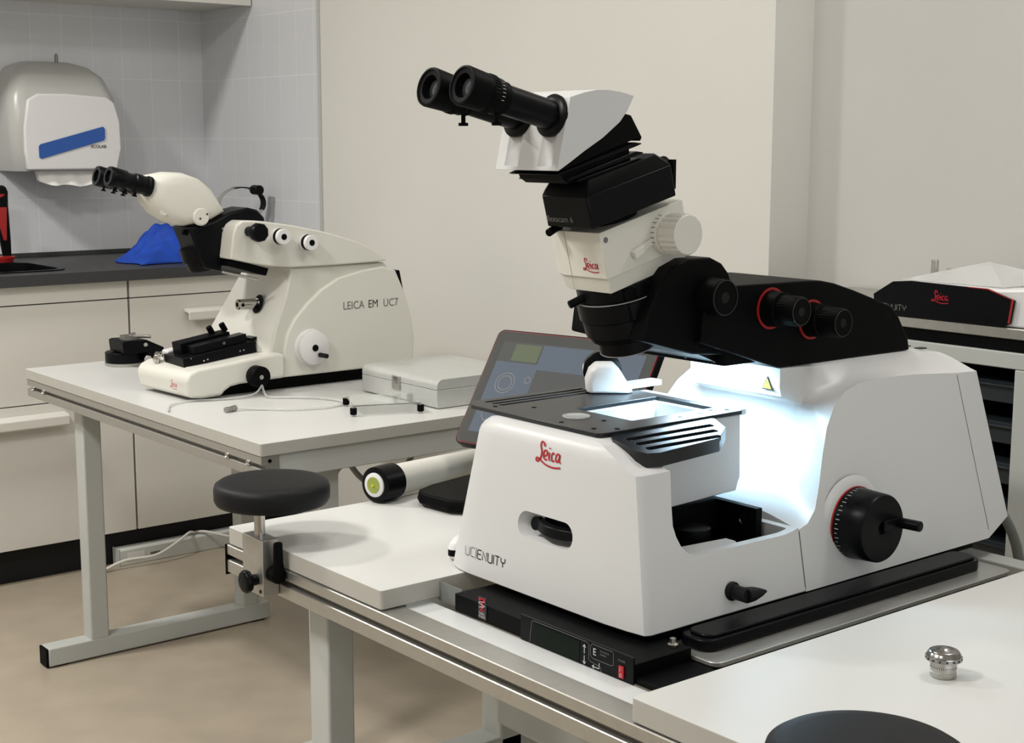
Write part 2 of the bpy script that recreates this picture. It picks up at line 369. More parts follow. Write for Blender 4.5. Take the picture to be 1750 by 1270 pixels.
# paper towel dispenser
dp = thing('towel_dispenser', 'white paper towel dispenser with blue stripe on the tiled wall', 'dispenser', (1.95, 4.90, 1.255))
bm = newbm()
def dring(z, x0, x1, yf, r):
    a = []
    for p in rrect(x0, x1, yf, YW+.05, r, 6): a.append((p[0], min(p[1], YW-.0005), z))
    return a
loft(bm, [dring(1.256, 1.79, 2.135, 4.81, .035), dring(1.30, 1.775, 2.150, 4.798, .04), dring(1.40, 1.768, 2.155, 4.798, .045), dring(1.50, 1.775, 2.145, 4.806, .05), dring(1.57, 1.80, 2.12, 4.835, .05), dring(1.605, 1.83, 2.085, 4.875, .05), dring(1.622, 1.88, 2.04, 4.93, .04)])
obj('housing', bm, m_disp, dp, smooth=60)
bm = newbm()
fr = [(1.815, 1.26), (2.125, 1.26), (2.142, 1.33), (2.140, 1.42), (2.125, 1.485), (2.10, 1.503), (1.96, 1.512), (1.86, 1.510), (1.825, 1.49), (1.808, 1.40), (1.806, 1.32)]
def yfr(z): return 4.788 + max(0, (z-1.42))*.11
prism(bm, fr, lambda p: (p[0], yfr(p[1])+.03, p[1]), lambda p: (p[0], yfr(p[1])-.002, p[1])); obj('front_cover', bm, m_dispw, dp, bevel=.006, seg=3)
bm = newbm(); st = [(1.852, 1.302), (1.858, 1.297), (2.078, 1.358), (2.083, 1.366), (2.083, 1.398), (2.077, 1.404), (1.858, 1.345), (1.852, 1.338)]
prismY(bm, st, 4.7835, 4.7865); obj('stripe', bm, m_blue, dp, smooth=0)
text('lettering', 'ECOLAB', .0145, (2.032, 4.7845, 1.333), (1, 0, 0), (0, 0, 1), m_ink, dp, bold=.0002)
bm = newbm(); lathe(bm, (1.985, 4.935, 1.618), (0, 0, 1), [(0, .006), (.025, .006), (.032, .003)], 16); obj('lock', bm, m_aludark, dp)
bm = newbm(); P0 = []; P1 = []
n = 18
for i in range(n+1):
    x = 1.86+.25*i/n; P0.append((x, 4.83, 1.258)); P1.append((x, 4.815+.008*math.sin(i*1.3), 1.206+.0035*math.cos(i*.9)+.05*(abs(i-n/2)/n)**2))
A = [bm.verts.new(p) for p in P0]; B = [bm.verts.new(p) for p in P1]
A2 = [bm.verts.new((p[0], p[1]+.03, p[2])) for p in P0]; B2 = [bm.verts.new((p[0], p[1]+.02, p[2]+.004)) for p in P1]
for i in range(n):
    bm.faces.new((A[i], A[i+1], B[i+1], B[i])); bm.faces.new((A2[i], B2[i], B2[i+1], A2[i+1])); bm.faces.new((B[i], B[i+1], B2[i+1], B2[i])); bm.faces.new((A[i], A2[i], A2[i+1], A[i+1]))
bm.faces.new((A[0], B[0], B2[0], A2[0])); bm.faces.new((A[n], A2[n], B2[n], B[n]))
tag(obj('paper_towel', bm, m_paper), 'white paper towel sheet hanging out of the dispenser', 'paper towel')
# eyewash handset
ew = thing('hand_shower', 'black and red upright handset standing on a red foot by the sink', 'hand shower', (1.735, 4.83, .957))
bm = newbm(); lathe(bm, (1.735, 4.83, .9575), (0, 0, 1), [(0, .026), (.006, .028), (.014, .034), (.019, .034), (.021, .02)], 32); obj('foot', bm, m_red, ew)
bm = newbm(); rg = []
for z, x0, x1, d in ((.978, 1.730, 1.757, .013), (1.03, 1.722, 1.757, .016), (1.10, 1.712, 1.755, .019), (1.145, 1.70, 1.753, .022), (1.19, 1.69, 1.754, .026), (1.205, 1.69, 1.748, .024), (1.211, 1.695, 1.74, .016)):
    rg.append([(p[0], p[1], z) for p in rrect(x0, x1, 4.83-d, 4.83+d, min(d*.8, (x1-x0)*.4), 4)])
loft(bm, rg); obj('handle', bm, m_satin, ew)
bm = newbm(); prismY(bm, [(1.728, 1.03), (1.738, 1.03), (1.743, 1.140), (1.702, 1.140)], 4.806, 4.812); obj('grip_panel', bm, m_red, ew, bevel=.002)
bm = newbm(); prismY(bm, [(1.69, 1.166), (1.715, 1.168), (1.733, 1.176), (1.737, 1.183), (1.69, 1.184)], 4.801, 4.807); obj('trigger', bm, m_red, ew, bevel=.002)
# blue cloth
bm = newbm(); NU, NV = 46, 26; G = []
for i in range(NU+1):
    row = []
    for j in range(NV+1):
        u = i/NU; v = j/NV
        x = 2.03+.35*u+.012*math.sin(7*v); y = 4.42+.22*v+.10*u*(1-v)*0+.02*math.sin(5*u)
        e = min(1, 5*min(u*.7, 1-u, v, 1-v)+.02)
        h = .040*e*(1+.3*math.sin(9*u+3*v)*math.cos(4*v))
        lo_ = math.exp(-(abs((u-.52)/.22))**3.2-(abs((v-.62)/.34))**3)
        h += .066*lo_*(1+.10*math.sin(17*u+5*v))
        h += .030*math.exp(-((u-.60)/.13)**2-((v-.28)/.14)**2)
        h -= .018*math.exp(-((u-.42-.2*v)/.035)**2)*lo_
        h += (.012*abs(math.sin(15*u+9*math.sin(4*v)+5*v))+.006*math.sin(34*v+14*u))*e*(.45+lo_)
        row.append(bm.verts.new((x, y, .9575+max(0.0006, h))))
    G.append(row)
for i in range(NU):
    for j in range(NV): bm.faces.new((G[i][j], G[i+1][j], G[i+1][j+1], G[i][j+1]))
o = obj('cleaning_cloth', bm, m_cloth, smooth=180); md = o.modifiers.new('t', 'SOLIDIFY'); md.thickness = .004; md.offset = 1
tag(o, 'crumpled bright blue cloth lying on the dark worktop', 'cloth')
# head band ring
hb = thing('headband', 'upright black and grey head strap ring on the worktop', 'headband', (2.44, 4.55, .957))
def band(name, a0, a1, m, wd=.012):
    bm = newbm(); rings = []
    n = 20
    for i in range(n+1):
        a = math.radians(a0+(a1-a0)*i/n); c = Vector((2.440+.086*math.cos(a), 4.50, 1.145+.055*math.sin(a))); nrm = Vector((math.cos(a), 0, math.sin(a)))
        rings.append([c+nrm*.002+Vector((0, -wd, 0)), c+nrm*.002+Vector((0, wd, 0)), c-nrm*.002+Vector((0, wd, 0)), c-nrm*.002+Vector((0, -wd, 0))])
    loft(bm, rings); return obj(name, bm, m, hb)
band('black_band', -25, 110, m_satin, .016); band('grey_band', 110, 235, m_strap, .012); band('lower_band', 235, 335, m_strap, .012)
bm = newbm(); rcyl(bm, (2.500, 4.475, 1.19), (2.500, 4.52, 1.19), .017, .002, 12); obj('knob', bm, m_satin, hb)
bbox('stand', 2.42, 2.46, 4.48, 4.52, .958, 1.092, m_strap, hb, bevel=.004)

# ---------------------------------------------------------------- cable duct and cables on the floor
du = thing('cable_duct', 'light grey cable duct lying on the floor along the plinth', 'cable duct', (2.2, 4.34, 0))
bm = newbm(); prismX(bm, [(4.335, 0.001), (4.335, .050), (4.341, .056), (4.374, .056), (4.378, .050), (4.378, .001)], 1.88, 2.56); obj('body', bm, m_duct, du, bevel=.001)
bbox('end_cap', 1.874, 1.8795, 4.334, 4.379, .0005, .057, m_steel, du, bevel=.001)
bbox('print', 1.905, 1.965, 4.3338, 4.3348, .014, .040, m_dispw, du)
bbox('barcode', 1.985, 2.02, 4.3338, 4.3348, .022, .030, m_greyink, du)
bm = newbm(); tube(bm, [(1.80, 4.30, .006), (1.88, 4.30, .028), (1.98, 4.29, .030), (2.06, 4.30, .055), (2.12, 4.33, .072), (2.15, 4.355, .064), (2.16, 4.365, .060)], .0045)
tag(obj('power_cable', bm, m_cable), 'white cable arching over the floor duct, left of its dip', 'cable')
bm = newbm(); tube(bm, [(2.165, 4.362, .0625), (2.185, 4.33, .0655), (2.23, 4.30, .052), (2.29, 4.29, .032), (2.34, 4.29, .02), (2.40, 4.30, .006)], .0045)
tag(obj('power_cable', bm, m_cable), 'white cable sloping down right from the duct top', 'cable')

# ================================================================ TABLES
def leg_frame(t, xp, y0, foot=None):
    pass
def rail(parent, x0, y0, y1, zt=.721, zb=.676, name='front_rail', xb=.04):
    bm = newbm()
    pts = [(x0, zt-.001), (x0+.0015, zt), (x0+xb, zt), (x0+xb, zb), (x0+.0015, zb), (x0, zb+.001), (x0, zb+.0195), (x0+.0012, zb+.0205), (x0+.012, zb+.0205), (x0+.012, zb+.029), (x0+.0012, zb+.029), (x0, zb+.030)]
    prismY(bm, pts, y0, y1); o = obj(name, bm, m_alu, parent, smooth=30)
    bbox('groove', x0+.0115, x0+.0125, y0+.001, y1-.001, zb+.0206, zb+.0289, m_aludark, o)
    return o
# left table
t1 = thing('lab_table', 'white table with grey steel legs carrying the older cream microscope', 'table', (1.82, 3.2, 0))
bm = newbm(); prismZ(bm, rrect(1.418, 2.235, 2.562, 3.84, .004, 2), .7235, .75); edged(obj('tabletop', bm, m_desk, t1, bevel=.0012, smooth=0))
rail(t1, 1.421, 2.566, 3.835, zt=.7225)
bm = newbm(); lathe(bm, (1.4405, 2.5655, .712), (0, -1, 0), [(0, .004), (.0008, .004), (.0009, .002)], 16); obj('rail_screw', bm, m_black, t1)
for (y, d) in ((2.62, 0), (2.71, 1), (3.72, 2), (3.79, 2)):
    bm = newbm(); lathe(bm, (1.4215, y, .7015), (-1, 0, 0), [(0, .0065), (.003, .0065), (.005, .004), (.002, .002)], 20); obj('rail_bolt', bm, m_chrome, t1)
bm = newbm(); box(bm, 1.463, 2.22, 2.568, 2.59, .671, .7225); obj('side_beam', bm, m_steel, t1, bevel=.002)
bm = newbm(); box(bm, 2.18, 2.22, 2.595, 3.83, .671, .7225); obj('back_beam', bm, m_steel, t1, bevel=.002)
bm = newbm(); box(bm, 1.463, 2.175, 3.572, 3.625, .671, .7225); obj('side_beam', bm, m_steel, t1, bevel=.002)
for x0, x1 in ((1.4615, 1.512), (1.910, 1.960)):
    bm = newbm(); box(bm, x0, x1, 3.573, 3.626, .05, .6705); obj('leg', bm, m_steel, t1, bevel=.005, seg=3)
bm = newbm(); box(bm, 1.345, 1.995, 3.573, 3.626, .004, .0535); ft = obj('foot', bm, m_steel, t1, bevel=.004, seg=3)
bbox('end_cap', 1.339, 1.3455, 3.575, 3.624, .003, .0525, m_black, ft, bevel=.002)
bbox('glide', 1.36, 1.40, 3.58, 3.62, 0, .0045, m_black, ft)
bbox('glide', 1.94, 1.98, 3.58, 3.62, 0, .0045, m_black, ft)
bm = newbm(); box(bm, 1.572, 1.622, 2.595, 2.648, .05, .6705); prismY(bm, [(1.621, .6705), (1.621, .64), (1.627, .655), (1.645, .6705)], 2.60, 2.64); obj('leg', bm, m_steel, t1, bevel=.003)
bm = newbm(); box(bm, 1.55, 1.64, 2.595, 2.648, .004, .0535); obj('foot', bm, m_steel, t1, bevel=.003)
bm = newbm(); tube(bm, [(1.79, 2.85, .69), (1.80, 2.84, .62), (1.84, 2.83, .565), (1.89, 2.82, .555), (1.94, 2.82, .575), (1.98, 2.82, .63), (2.0, 2.83, .70)], .007)
tag(obj('hanging_cable', bm, m_gcable), 'dark cable looping down from under the left table', 'cable')

# right table
t2 = thing('lab_table', 'nearer grey framed table with white desk panels around the large microscope', 'table', (1.5, 1.3, 0))
X2 = 1.062
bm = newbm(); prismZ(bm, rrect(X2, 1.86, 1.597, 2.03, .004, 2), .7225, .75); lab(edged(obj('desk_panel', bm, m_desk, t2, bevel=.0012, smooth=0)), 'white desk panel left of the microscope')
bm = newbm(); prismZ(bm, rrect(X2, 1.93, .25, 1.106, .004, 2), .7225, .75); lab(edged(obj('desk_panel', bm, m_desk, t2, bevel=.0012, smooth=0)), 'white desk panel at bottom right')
rail(t2, X2-.003, .25, 2.03)
bm = newbm(); pts = rrect(1.676, 1.7215, 0, .5, .006)
prismX(bm, rrect(2.0305, 2.033, .672, .7215, .0008, 2), 1.057, 1.10); obj('rail_end_cap', bm, m_black, t2)
bbox('side_beam', 1.105, 1.86, 1.99, 2.025, .676, .7215, m_steel, t2, bevel=.002)
bbox('side_beam', 1.105, 1.93, .26, .30, .676, .7215, m_steel, t2, bevel=.002)
bbox('back_beam', 1.925, 1.965, .26, 2.025, .676, .7215, m_steel, t2, bevel=.002)
for x0, y0, nm in ((1.104, 1.806, 0), (1.436, 1.806, 0), (1.104, .32, 0), (1.88, .32, 0), (1.88, 1.806, 0)):
    bm = newbm(); box(bm, x0, x0+.047, y0, y0+.053, 0.001, .6755); obj('leg', bm, m_steel, t2, bevel=.004, seg=3)
bm = newbm(); box(bm, 1.08, 1.97, 1.806, 1.859, .325, .372); obj('cross_bar', bm, m_steel, t2, bevel=.004, seg=3)
bm = newbm(); box(bm, 1.08, 1.97, .32, .373, .325, .372); obj('cross_bar', bm, m_steel, t2, bevel=.004, seg=3)
# inner frame: bearers under the platform
bbox('bearer', 1.105, 1.924, 1.60, 1.64, .676, .7215, m_steel, t2)
bbox('bearer', 1.105, 1.924, 1.064, 1.104, .676, .7215, m_steel, t2)
bm = newbm(); prismZ(bm, rrect(1.093, 1.1475, 1.128, 1.610, .008, 4), .7135, .7175); tag(obj('ledge_tray', bm, m_tray, bevel=.0008), 'white metal tray strip in front of the black button panel', 'tray')
bbox('ledge', 1.099, 1.1475, 1.11, 1.60, .7095, .713, m_alu, t2)
# electronics box slung under the table
eb = thing('power_box', 'grey cabinet slung under the right table at lower centre', 'box', (1.50, 1.5, .4))
bbox('housing', 1.35, 1.75, 1.20, 1.71, .45, .655, m_steel, eb, bevel=.006)
bbox('socket', 1.347, 1.3505, 1.42, 1.60, .60, .64, m_black, eb)
bbox('hanger', 1.38, 1.41, 1.60, 1.64, .6555, .6755, m_steel, eb)
bbox('hanger', 1.68, 1.71, 1.60, 1.64, .6555, .6755, m_steel, eb)

# ---------------------------------------------------------------- arm rest pads
def armrest(label, dx, dy):
    L0 = Vector((1.045, 1.897, .68))
    t = thing('arm_rest', label, 'arm rest', L0, 'round arm rests clamped to the table rail')
    bm = newbm(); box(bm, 1.031, 1.0585, 1.866, 1.927, .680, .767); obj('clamp_block', bm, m_alu, t, bevel=.0012)
    bm = newbm(); cyl(bm, (1.045, 1.897, .766), (1.045, 1.897, .812), .0082, n=24); obj('rod', bm, m_chrome, t)
    bm = newbm(); lathe(bm, (1.072, 1.905, .811), (0, 0, 1), [(0, .078), (.002, .084), (.008, .0872), (.024, .0875), (.031, .0855), (.0352, .079), (.037, .066), (.0375, .03)], 72); obj('pad', bm, m_rubber, t, smooth=60)
    bm = newbm(); lathe(bm, (1.0305, 1.884, .704), (-1, 0, 0), [(0, .009), (.010, .009), (.012, .015), (.014, .018), (.021, .018), (.024, .014)], 10); obj('star_knob', bm, m_satin, t, bevel=.002)
    bm = newbm(); cyl(bm, (1.0475, 1.8655, .715), (1.0475, 1.845, .715), .0125, n=24); rg = []
    for z, a, b in ((.706, .010, .009), (.716, .0115, .009), (.735, .008, .007), (.762, .0075, .006), (.766, .006, .005)):
        rg.append([(1.0475+a*math.cos(q*PI/6), 1.848+b*math.sin(q*PI/6), z) for q in range(12)])
    loft(bm, rg); obj('clamp_lever', bm, m_black, t, bevel=.0015)
    bm = newbm(); lathe(bm, (1.0308, 1.874, .687), (-1, 0, 0), [(0, .003), (.0008, .003)], 12); obj('set_screw', bm, m_ink, t)
    return t
ar = armrest('round black arm rest clamped to the rail at left', 0, 0)
def dup(root, loc, label):
    r = root.copy(); C.objects.link(r); r.location = loc; r['label'] = label; ORIGIN[r.name] = Vector(loc)
    for ch in list(root.children):
        c = ch.copy(); C.objects.link(c); c.parent = r
        for g in ch.children: d = g.copy(); C.objects.link(d); d.parent = c
    return r
dup(ar, (.945, .715, .68), 'round black arm rest cut off by the bottom edge, bottom right')

# ================================================================ items on the left table
# transparent tray
tt = thing('clear_cover', 'clear acrylic plate on four black and steel posts', 'acrylic plate', (1.825, 2.731, .75))
PP = [(1.786, 2.820), (1.730, 2.702), (1.872, 2.645), (1.924, 2.760)]
for x, y in PP:
    bm = newbm(); rcyl(bm, (x, y, .7505), (x, y, .7545), .005, .0008, 20); cyl(bm, (x, y, .7695), (x, y, .7715), .005, n=20); pst = obj('post', bm, m_chrome, tt)
    bm = newbm(); rcyl(bm, (x, y, .7545), (x, y, .7695), .0078, .0008, 24); obj('sleeve', bm, m_black, pst)
bm = newbm(); prismZ(bm, [PP[0], PP[3], PP[2], PP[1]], .7718, .7748); obj('plate', bm, m_clear, tt)
# aluminium case
cs = thing('instrument_case', 'silver aluminium case with rounded lid edges and one latch', 'case', (2.06, 2.81, .75))
CX0, CX1, CY0, CY1 = 1.925, 2.205, 2.655, 2.965
def casep(z0, z1, rt, rb):
    pts = []
    for cx, cz, a, r in ((CX1-rb, z0+rb, -90, rb), (CX1-rt, z1-rt, 0, rt), (CX0+rt, z1-rt, 90, rt), (CX0+rb, z0+rb, 180, rb)):
        for i in range(7):
            t = math.radians(a+90*i/6); pts.append((cx+r*math.cos(t), cz+r*math.sin(t)))
    return pts
bm = newbm(); prismY(bm, casep(.7515, .7935, .001, .006), CY0, CY1); obj('base_shell', bm, m_case, cs, bevel=.001)
bm = newbm(); prismY(bm, casep(.7945, .8185, .016, .001), CY0, CY1); obj('lid', bm, m_case, cs, bevel=.001)
bm = newbm(); box(bm, CX0+.003, CX1-.003, CY0+.003, CY1-.003, .792, .796); obj('seam', bm, m_greyink, cs)
bm = newbm(); box(bm, CX0-.004, CX0+.002, 2.80, 2.832, .776, .808); lt = obj('latch', bm, m_alu, cs, bevel=.001)
bm = newbm(); box(bm, CX0-.0048, CX0-.0035, 2.808, 2.822, .79, .806); obj('latch_tab', bm, m_chrome, lt)
for i, x in enumerate((1.94, 2.19)):
    for y in (2.675, 2.945):
        bm = newbm(); cyl(bm, (x, y, .7505), (x, y, .7520), .006, n=16); obj('foot', bm, m_black, cs)
# light guide with clear cable
lg = thing('light_guide', 'grey cylindrical connector with thin clear tube looping on the tabletop', 'light guide', (1.6, 2.95, .75))
bm = newbm(); a = Vector((1.527, 2.915, .7572)); b = Vector((1.558, 2.925, .7572)); lathe(bm, a, b-a, [(0, .004), (0.0005, .0062), (.004, .0065), (.0042, .0058), (.020, .0058), (.0202, .0065), (.032, .0065), (.034, .004)], 28); obj('connector', bm, m_knurl, lg)
bm = newbm(); tube(bm, [(1.560, 2.926, .757), (1.60, 2.90, .7535), (1.66, 2.845, .7535), (1.74, 2.82, .7535), (1.80, 2.85, .7535), (1.79, 2.93, .7535), (1.74, 2.985, .7535), (1.70, 3.02, .7535), (1.70, 3.045, .760), (1.699, 3.055, .778)], .0028, 8)
obj('clear_tube', bm, m_clear2, lg)
bm = newbm(); tube(bm, [(1.699, 3.055, .778), (1.675, 3.05, .760), (1.62, 3.06, .7535), (1.53, 3.09, .7535), (1.47, 3.07, .7535), (1.43, 3.0, .7535)], .0022, 8)
obj('clear_tube', bm, m_clear2, lg)
# knife trimming block
hd = thing('trimming_block', 'small black round block with chrome screws beside the older microscope', 'trimming block', (1.665, 3.735, .75))
bm = newbm(); lathe(bm, (1.66, 3.74, .7505), (0, 0, 1), [(0, .054), (.008, .054), (.009, .05)], 48); obj('base_ring', bm, m_alu, hd)
bm = newbm(); lathe(bm, (1.66, 3.74, .7595), (0, 0, 1), [(0, .053), (.026, .053), (.028, .051), (.028, .04)], 48); obj('turntable', bm, m_satin, hd)
bm = newbm(); prismY(bm, [(1.64, .7880), (1.628, .790), (1.625, .8205), (1.632, .8235), (1.695, .8225), (1.745, .798), (1.745, .762), (1.70, .762), (1.695, .788)], 3.675, 3.765); obj('holder', bm, m_satin, hd, bevel=.002)
bm = newbm(); rcyl(bm, (1.70, 3.676, .777), (1.685, 3.648, .773), .0105, .001, 28); obj('screw', bm, m_chrome, hd)
bm = newbm(); rcyl(bm, (1.69, 3.676, .812), (1.686, 3.662, .811), .0055, .001, 20); obj('screw', bm, m_chrome, hd)
bm = newbm(); lathe(bm, (1.665, 3.72, .8230), (0, 0, 1), [(0, .027), (.003, .027), (.004, .02), (.006, .012)], 28); cyl(bm, (1.66, 3.71, .8315), (1.715, 3.69, .8285), .0045, n=16); cyl(bm, (1.655, 3.72, .829), (1.69, 3.74, .833), .0045, n=16); box(bm, 1.645, 1.668, 3.70, 3.735, .826, .834); obj('clamp', bm, m_knurl, hd)

# ================================================================ OLD MICROSCOPE (cream)
u7 = thing('ultramicrotome', 'older cream ultramicrotome with binocular head on the left table', 'microscope', (1.83, 3.21, .75))
YR, YL = 3.10, 3.325
bm = newbm(); prismY(bm, [(1.610, .7505), (1.612, .764), (1.625, .774), (1.66, .779), (2.165, .779), (2.172, .770), (2.172, .7505)], 3.128, 3.30); obj('base_plate', bm, m_black, u7, bevel=.002)
bm = newbm(); footp = [(1.512, .760), (1.503, .800), (1.512, .817), (1.535, .826), (1.60, .830), (1.698, .841), (1.762, .846), (1.783, .842), (1.783, .783), (1.66, .7795), (1.635, .776), (1.618, .766), (1.612, .757), (1.56, .755)]
prism(bm, footp, lambda p: (p[0]+(.016 if p[0] < 1.56 else 0), YR-.012, p[1]), lambda p: (p[0], YL, p[1])); obj('front_base', bm, m_cream, u7, bevel=.008, seg=4)
body = [(1.784, .782), (1.788, .848), (1.799, .89), (1.821, .924), (1.855, .958), (1.898, .992), (1.949, 1.018), (2.019, 1.033), (2.081, 1.040), (2.119, 1.028), (2.147, .969), (2.167, .906), (2.176, .844), (2.172, .80), (2.163, .782)]
bm = newbm(); prismY(bm, body, YR, YL); obj('body_cover', bm, m_cream, u7, bevel=.004, seg=3)
bm = newbm(); prism(bm, [(1.755, .800), (1.757, .85), (1.772, .906), (1.8015, .98), (1.819, 1.0495), (2.090, 1.0495), (2.12, 1.02), (2.12, .80)], lambda p: (p[0], YR+.010, p[1]), lambda p: (p[0], YL-.01, p[1])); obj('upper_body', bm, m_cream2, u7, bevel=.005, seg=3)
bm = newbm(); V = []
for y, x0, x1 in ((3.113, 1.756, 1.818), (3.15, 1.735, 1.815), (3.24, 1.73, 1.812), (3.29, 1.712, 1.80), (3.313, 1.695, 1.798)):
    V.append([(x0, y, .845), (x0+.005 if y > 3.28 else x0+.008, y, .89), (x1, y, 1.035), (x1, y, 1.0485), (1.83, y, 1.0485), (1.83, y, .845)])
loft(bm, V); obj('neck', bm, m_cream, u7, smooth=50)
bm = newbm(); prismY(bm, [(2.10, 1.02), (2.146, 1.026), (2.160, .96), (2.180, .79), (2.10, .79)], 3.12, 3.315); obj('rear_housing', bm, m_black, u7, bevel=.003)
headp = [(1.649, 1.079), (1.658, 1.138), (1.667, 1.158), (1.684, 1.168), (1.739, 1.165), (1.819, 1.153), (1.909, 1.134), (2.003, 1.107), (2.055, 1.083), (2.094, 1.054), (2.055, 1.0515), (1.916, 1.0500), (1.816, 1.0505), (1.752, 1.057), (1.704, 1.066)]
bm = newbm(); prismY(bm, headp, YR, 3.30); obj('arm_cover', bm, m_cream, u7, bevel=.004, seg=3)
bm = newbm(); prismY(bm, [(1.655, 1.074), (1.655, 1.060), (1.755, 1.032), (1.762, 1.050), (1.71, 1.064)], 3.12, 3.28); obj('lamp_tray', bm, m_black, u7, bevel=.002)
bm = newbm(); cyl(bm, (1.64, 3.13, 1.048), (1.73, 3.115, 1.024), .0035, n=12); obj('light_tube', bm, m_chrome, u7)
# side knobs
bm = newbm(); rcyl(bm, (1.700, YR+.002, 1.142), (1.700, 3.052, 1.142), .0125, .001, 28); lathe(bm, (1.700, 3.064, 1.142), (0, -1, 0), [(0, .020), (.002, .0225), (.018, .0225), (.021, .020)], 9); obj('focus_knob', bm, m_satin, u7)
bm = newbm(); lathe(bm, (1.722, YR+.001, 1.136), (0, -1, 0), [(0, .012), (.006, .012), (.008, .008)], 24); obj('pivot_cap', bm, m_case, u7)
for x, z in ((1.775, 1.128), (1.852, 1.111)):
    bm = newbm(); rcyl(bm, (x, YR+.001, z), (x, 3.066, z), .0190, .0015, 36); k = obj('knob', bm, m_dispw, u7)
    bm = newbm(); ringm(bm, (x, 3.086, z), (0, -1, 0), .012, .0196, .011, 40); obj('grip_ring', bm, m_black, k)
    bm = newbm(); lathe(bm, (x, 3.0662, z), (0, -1, 0), [(0, .0075), (.0008, .0075)], 24); obj('knob_centre', bm, m_black, k)
hw = (1.862, .851)
bm = newbm(); lathe(bm, (hw[0], YR+.001, hw[1]), (0, -1, 0), [(0, .046), (.004, .045), (.006, .042), (.022, .0415), (.024, .039)], 56); hwk = obj('handwheel', bm, m_dispw, u7)
bm = newbm(); lathe(bm, (hw[0], 3.0762, hw[1]), (0, -1, 0), [(0, .0085), (.0008, .0085)], 28); obj('hub_cap', bm, m_black, hwk)
bm = newbm(); rcyl(bm, (hw[0]+.012, 3.0765, hw[1]-.018), (hw[0]+.014, 3.045, hw[1]-.018), .0058, .001, 20); obj('crank_handle', bm, m_rubber, hwk)
bm = newbm()
for i in range(8):
    a = math.radians(100+i*12); c = Vector((hw[0]+.0425*math.cos(a), 3.090, hw[1]+.0425*math.sin(a))); ribbon(bm, [(0, -.003), (0, .003)], .0006, c, (math.cos(a), 0, math.sin(a)), (0, 1, 0), smooth=False)
obj('scale_marks', bm, m_greyink, hwk, fix=False)
bm = newbm(); lathe(bm, (1.699, YR-.012, .797), (0, -1, 0), [(0, .024), (.002, .0255), (.030, .0255), (.032, .024)], 48); k = obj('foot_knob', bm, m_black, u7)
bm = newbm(); lathe(bm, (1.699, YR-.0435, .797), (0, -1, 0), [(0, .0055), (.0015, .0055)], 20); obj('knob_screw', bm, m_chrome, k)
# specimen arm
bm = newbm(); lathe(bm, (1.772, 3.195, .957), (-1, 0, .02), [(0, .0145), (.004, .0145), (.0045, .011), (.012, .011), (.0125, .0135), (.056, .0135), (.058, .0115), (.058, .006), (.050, .006)], 32, cap=False); obj('specimen_arm', bm, m_chrome, u7)
bm = newbm(); lathe(bm, (1.768, 3.19, .957), (-1, 0, .35), [(0, .024), (-.001, .023)], 28); cyl(bm, (1.726, 3.19, .962), (1.722, 3.18, .957), .004, n=12); obj('arm_socket', bm, m_black, u7)
# knife stage
TA = Matrix.Translation((1.543, 0, .8165)) @ Matrix.Rotation(math.radians(-8.2), 4, 'Y')
bm = newbm(); box(bm, 0, .195, 3.142, 3.245, 0, .030, TA); obj('knife_stage', bm, m_satin, u7, bevel=.002)
bm = newbm(); box(bm, .035, .178, 3.150, 3.185, .0305, .050, TA); ks = obj('stage_slide', bm, m_satin, u7, bevel=.0015)
bm = newbm(); box(bm, .022, .155, 3.190, 3.238, .0305, .056, TA); obj('knife_holder', bm, m_black, u7, bevel=.0015)
bm = newbm()
for dx, dz in ((.02, .022), (.052, .009), (.062, .010), (.150, .010), (.160, .010)):
    p = TA @ Vector((dx, 3.1415, dz+.004)); lathe(bm, p, (0, -1, 0), [(0, .0022), (.0008, .0022)], 10)
p = TA @ Vector((.115, 3.1495, .041)); lathe(bm, p, (0, -1, 0), [(0, .004), (.001, .004)], 14)
obj('stage_screw', bm, m_chrome, u7)
bm = newbm(); box(bm, .188, .22, 3.150, 3.19, .016, .036, TA); obj('end_block', bm, m_satin, u7, bevel=.001)
bm = newbm(); lathe(bm, TA @ Vector((.204, 3.1495, .026)), (0, -1, 0), [(0, .005), (.001, .005), (.0012, .003)], 16); obj('end_block_screw', bm, m_chrome, u7)
for dx in (.125, .16):
    bm = newbm(); rcyl(bm, TA @ Vector((dx, 3.222, .054)), TA @ Vector((dx-.008, 3.222, .074)), .0075, .001, 20); obj('clamp_knob', bm, m_black, u7)
bm = newbm(); lathe(bm, TA @ Vector((-.002, 3.262, .018)), (-.6, .4, .25), [(0, .016), (.004, .0165), (.006, .014), (.014, .013), (.016, .010)], 30); obj('adjust_knob', bm, m_chrome, u7)
bm = newbm(); box(bm, .01, .07, 3.244, 3.275, .002, .035, TA); obj('stage_bracket', bm, m_dispw, u7, bevel=.003)
leica(u7, (1.5020, 3.137, .778), (0, -1, 0), (0, 0, 1), .034)
U7T = text('lettering', 'LEICA', .0285, (1.958, YR-.0006, .937), (1, 0, 0), (0, 0, 1), m_greyink, u7, sx=.86)
text('lettering', 'EM', .0285, (2.033, YR-.0006, .937), (1, 0, 0), (0, 0, 1), m_ink, u7, sx=.86)
text('lettering', 'UC7', .0285, (2.079, YR-.0006, .937), (1, 0, 0), (0, 0, 1), m_greyink, u7, sx=.86)
